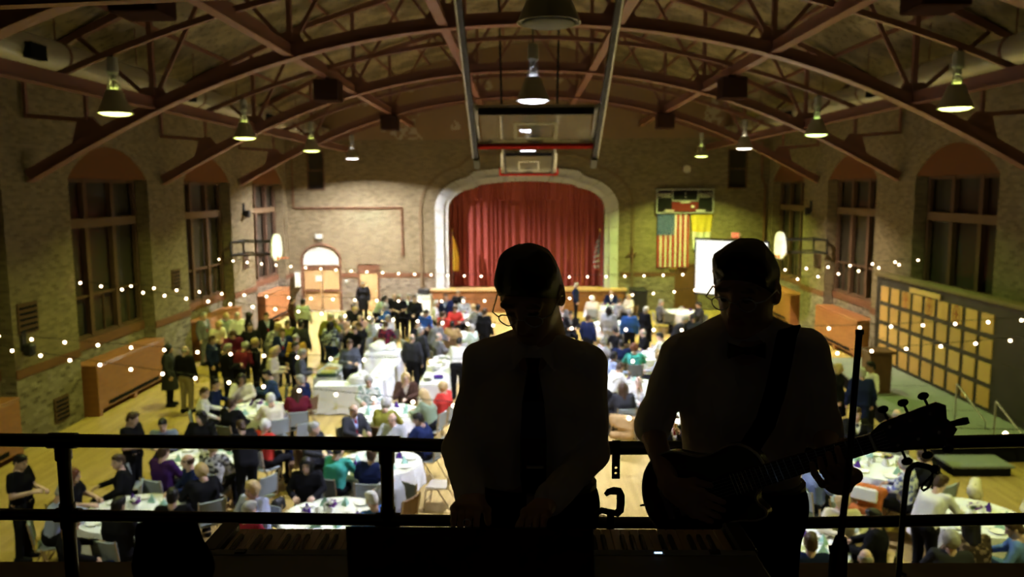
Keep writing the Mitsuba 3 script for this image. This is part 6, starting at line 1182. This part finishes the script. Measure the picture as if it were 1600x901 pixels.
kb = musician(J, 'keyboard player silhouetted in shirt and dark tie, head bowed over the stage piano', R_, hr, hl, hair_k(), dict(r=1.93, l=1.93), folds_k)
glasses(R_, np.array(J['head']), kb)
yt = lambda z: np.interp(z, [J['pel'][2], J['che'][2], J['nec'][2]], [J['pel'][1]-.112, J['che'][1]-.124, J['nec'][1]-.074])
zz = [J['nec'][2]-.03, J['nec'][2]-.12, J['nec'][2]-.22, J['nec'][2]-.34, J['nec'][2]-.41]; ww = [.016, .032, .038, .038, .030]; V, F = [], []
for z, w in zip(zz, ww): V += [(J['nec'][0]-w, yt(z)-.012, z), (J['nec'][0]+w, yt(z)-.012, z), (J['nec'][0]-w, yt(z)-.022, z), (J['nec'][0]+w, yt(z)-.022, z)]
part(kb, 'tie', cat(*[trimesh.convex.convex_hull(np.array(V[4*i:4*i+8])) for i in range(4)]), silk); part(kb, 'tie_knot', trimesh.convex.convex_hull(np.array([(J['nec'][0]+a, yt(zz[0])-.015-b, J['nec'][2]+c) for a, c in ((-.022, .0), (.022, .0), (-.012, -.045), (.012, -.045)) for b in (0, .02)])), silk)
part(kb, 'tie_clip', box(J['nec'][0]-.02, J['nec'][0]+.03, yt(zz[3]+.03)-.028, yt(zz[3]+.03)-.024, zz[3]+.03, zz[3]+.037), chrome)
w_ = np.array(J['wr_l']); part(kb, 'watch', tube([w_+limb_frame(J['el_l'], J['wr_l'], (0, -.3, -1)) @ np.array([.036*math.cos(a), -.02, .033*math.sin(a)]) for a in np.linspace(0, 2*PI, 25)[:-1]], .007, 6, True), metal_dark); part(kb, 'finger_ring', tube([np.array((-0.347, 1.985, 4.947))+np.array([.010*math.cos(a), 0, .010*math.sin(a)]) for a in np.linspace(0, 2*PI, 17)[:-1]], .0016, 5, True), chrome)
# --- guitar: u runs along the neck, v across it, n toward us
P0, PN = np.array((0.169, 2.307, 4.848)), np.array((0.686, 1.970, 5.167)); gu = (PN-P0)/np.linalg.norm(PN-P0); gv = np.array([0, .10, 1.0]); gv -= gu*(gv@gu); gv /= np.linalg.norm(gv); gn = np.cross(gu, gv)
GM = np.eye(4); GM[:3, 0], GM[:3, 1], GM[:3, 2], GM[:3, 3] = gu, gv, gn, P0
G = lambda u, v, n=0: P0+gu*u+gv*v+gn*n
SC = float(np.linalg.norm(PN-P0))/.76
def gput(k, name, mesh, mat, smooth=False, **a): mesh.apply_transform(GM); return part(k, name, mesh, mat, None, smooth, **a)
out = [(0, 0), (.008, .055), (.04, .115), (.10, .156), (.165, .155), (.215, .126), (.26, .106), (.305, .108), (.35, .116), (.395, .106), (.43, .07), (.44, .03), (.44, -.028), (.405, -.032), (.375, -.05), (.372, -.072), (.392, -.098), (.382, -.118), (.345, -.121), (.305, -.109), (.26, -.105), (.215, -.125), (.165, -.155), (.10, -.156), (.04, -.115), (.008, -.055)]
for _ in range(2): out = [tuple(np.array(out[i])*a+np.array(out[(i+1) % len(out)])*(1-a)) for i in range(len(out)) for a in (.75, .25)]
poly = sg.Polygon([(u*SC, v*.92) for u, v in out])
k = thing('electric_guitar', 'dark single-cutaway electric guitar held across the guitarist, headstock to the right', 'guitar')
sunb = prin('guitar_top', (.020, .013, .010), .18, 0, .5, clearcoat=1.0)
gput(k, 'body', cat(prism(poly.buffer(-.004), 'xy', -.046, .002), prism(poly, 'xy', -.042, -.002)), sunb); gput(k, 'binding', prism(poly.buffer(.0012).difference(poly.buffer(-.004)), 'xy', -.006, .0025), prin('binding', (.50, .44, .32), .4))
U = lambda u: u*SC
gput(k, 'neck', trimesh.convex.convex_hull(np.array([(U(u), s*w, n) for u, w, n0, n1 in ((.40, .028, -.02, .010), (.765, .0225, -.014, .010)) for s in (-1, 1) for n in (n0, n1)])), dark_wood); gput(k, 'fretboard', trimesh.convex.convex_hull(np.array([(U(u), s*w, n) for u, w in ((.345, .0285), (.76, .022)) for s in (-1, 1) for n in (.0101, .0150)])), prin('rosewood', (.03, .018, .012), .4))
for i in range(1, 21):
    u = .76-.628*(1-2**(-i/12)); w = .022+.0065*(.76-u)/.415; gput(k, 'fret', box(U(u)-.001, U(u)+.001, -w, w, .015, .0162), chrome)
for u in (.345-.035, .345-.125): gput(k, 'pickup', box(U(u)-.018, U(u)+.018, -.036, .036, .002, .014, .003), black)
gput(k, 'bridge', box(U(.13)-.006, U(.13)+.006, -.042, .042, .002, .016, .002), chrome); gput(k, 'tailpiece', box(U(.085)-.007, U(.085)+.007, -.045, .045, .002, .014, .002), chrome)
for u, v in ((.09, -.10), (.13, -.125), (.055, -.072), (.10, -.062)): m = lathe([(0, 0), (.013, 0), (.011, .014), (0, .015)], 14); m.apply_translation((U(u), v, .002)); gput(k, 'knob', m, black)
gput(k, 'pickguard', prism([(U(.20), -.035), (U(.345), -.034), (U(.36), -.06), (U(.30), -.09), (U(.20), -.062)], 'xy', .012, .0145), black)
for i in range(6): v = -.018+.0072*i; gput(k, 'string', tube([(U(.085), v*1.35, .017), (U(.13), v*1.35, .018), (U(.76), v, .0185), (U(.80), v*1.2, .010)], .0005, 4), alu)
hs = sg.Polygon([(U(.755), -.021), (U(.775), -.030), (U(.80), -.040), (U(.945), -.046), (U(.965), -.030), (U(.953), 0), (U(.965), .030), (U(.945), .046), (U(.80), .040), (U(.775), .030), (U(.755), .021)])
hm = prism(hs, 'xy', -.012, .004); a = math.radians(-9); hm.apply_translation((-U(.755), 0, 0)); hm.apply_transform(trimesh.transformations.rotation_matrix(-a, [0, 1, 0])); hm.apply_translation((U(.755), 0, 0)); gput(k, 'headstock', hm, sunb); gput(k, 'nut', box(U(.757), U(.763), -.022, .022, .010, .018), white_m)
for s in (-1, 1):
    for i, u in enumerate((.815, .868, .921)):
        dn = -.16*(U(u)-U(.755)); gput(k, 'tuner_post', tube([(U(u), s*.024, dn), (U(u), s*.024, dn+.016)], .0035, 8), chrome)
        m = trimesh.creation.icosphere(2, 1.0); m.apply_scale((.0135, .0095, .006)); m.apply_translation((U(u), s*.068, dn-.004)); gput(k, 'tuner_button', cat(m, tube([(U(u), s*.036, dn-.004), (U(u), s*.062, dn-.004)], .0035, 6)), black)
gput(k, 'strap_button', tube([(U(.945), -.014, -.034), (U(.985), -.018, -.04), (U(.995), -.019, -.041)], [.006, .0095, .008], 10), black)
# --- guitarist
J = dict(head=(0.483, 2.440, 5.496), nec=(0.498, 2.474, 5.352), che=(0.486, 2.450, 5.158), pel=(0.489, 2.441, 4.839), sh_r=(0.294, 2.463, 5.286), sh_l=(0.690, 2.470, 5.300), el_r=(0.199, 2.434, 5.064), el_l=(0.726, 2.399, 5.050), wr_r=(0.228, 2.219, 4.943), wr_l=tuple(G(U(.615), -.085, -.045)))
R_ = rot3(147, 17, 0)
hr = xf(HAND_K, limb_frame(J['wr_r'], (0.328, 2.116, 4.921), (.1, 1.0, -.25)), J['wr_r'])
f = Field(G(U(.6), 0)-.16, G(U(.6), 0)+.16, .0042); uc = U(.625)
f.cone(G(uc-.03, -.075, -.035), G(uc+.035, -.070, -.030), .022, .020, .015).cone(G(uc-.01, -.085, -.045), G(uc, -.06, -.03), .027, .03, .02)
for i, (du, r_) in enumerate(((-.034, .0088), (-.012, .0092), (.012, .0094), (.036, .0092))):
    q = [G(uc+du*.9, -.066, -.018), G(uc+du*1.05, -.062+.004*i, .022), G(uc+du*1.1, -.030+.004*i, .038), G(uc+du*1.1, -.006+.006*i, .026)]
    for a, b, ra in zip(q, q[1:], (1.12, 1.03, .97)): f.cone(a, b, r_*ra, r_*ra*.95, .004)
q = [G(uc+.02, -.062, -.04), G(uc+.035, -.02, -.036), G(uc+.04, .022, -.028)]
for a, b in zip(q, q[1:]): f.cone(a, b, .0125, .0105, .006)
hl = f.mesh(.0005)
def hair_g():
    f = Field((-.15, -.18, -.14), (.15, .16, .18), .006); f.ell((0, -.014, .034), (.082, .106, .102), 0).ell((.0, .035, .098), (.066, .066, .040), .03).ell((-.05, .05, .075), (.034, .044, .042), .02).bump(.009, (40, 13, 30), 7); f.ell((0, -.048, -.035), (.074, .072, .068), .02); f.cut(lambda x, y, z: HAIRLINE(y)-z); return f
def folds_g(f):
    f.bump(.012, (7, 7, 9), 21); f.bump(.005, (24, 24, 9), 22)
    for s, e in (('r', 1.0), ('l', 1.0)):
        a, b = np.array(J['el_'+s]), np.array(J['wr_'+s]); p = a+(b-a)*.0; q_ = np.array(J['sh_'+s]); d = (a-q_)/np.linalg.norm(a-q_); f.cone(a-d*.045, a-d*.010, .058, .056, .012)
gt = musician(J, 'guitarist silhouetted in bow tie and rolled shirt sleeves, playing the dark guitar', R_, hr, hl, hair_g(), dict(r=.98, l=.98), folds_g)
glasses(R_, np.array(J['head']), gt)
n0 = np.array(J['nec'])+np.array([-.02, -.088, -.035])
for s in (-1, 1): part(gt, 'bow_tie', trimesh.convex.convex_hull(np.array([n0+np.array([s*.006, b, c]) for b in (0, .012) for c in (-.007, .007)]+[n0+np.array([s*.056, b, c]) for b in (0, .014) for c in (-.024, .024)])), silk)
part(gt, 'bow_knot', box(n0[0]-.010, n0[0]+.010, n0[1]-.008, n0[1]+.010, n0[2]-.011, n0[2]+.011, .003), silk)
def ribbon(pts, w, side, t=.003):
    p = np.array(pts, float); V, F = [], []; sd = np.array(side, float); tg = np.gradient(p, axis=0)
    for a, t_ in zip(p, tg): s_ = sd-t_*(sd@t_)/(t_@t_); s_ /= np.linalg.norm(s_); n_ = np.cross(t_, s_); n_ /= np.linalg.norm(n_); V += [a+s_*w/2+n_*t, a-s_*w/2+n_*t, a-s_*w/2-n_*t, a+s_*w/2-n_*t]
    n = len(p)
    for i in range(n-1):
        for j in range(4): l = (j+1) % 4; F += [(4*i+j, 4*i+l, 4*i+4+l), (4*i+j, 4*i+4+l, 4*i+4+j)]
    return trimesh.Trimesh(V, F+[(0, 2, 1), (0, 3, 2), (4*n-4, 4*n-3, 4*n-2), (4*n-4, 4*n-2, 4*n-1)], process=False)
single('guitar_strap', "black strap over the guitarist's shoulder down to the guitar", 'strap', ribbon([tuple(G(U(.0), .01, -.03)), (0.273, 2.559, 4.759), (0.458, 2.643, 4.929), (0.638, 2.655, 5.170), (0.672, 2.572, 5.313), (0.638, 2.478, 5.375), (0.596, 2.386, 5.368), (0.565, 2.328, 5.306), (0.536, 2.287, 5.220), (0.503, 2.265, 5.130), tuple(G(U(.40), .075, -.02))], .058, (1, -.1, .12)), black_matt, smooth=40)
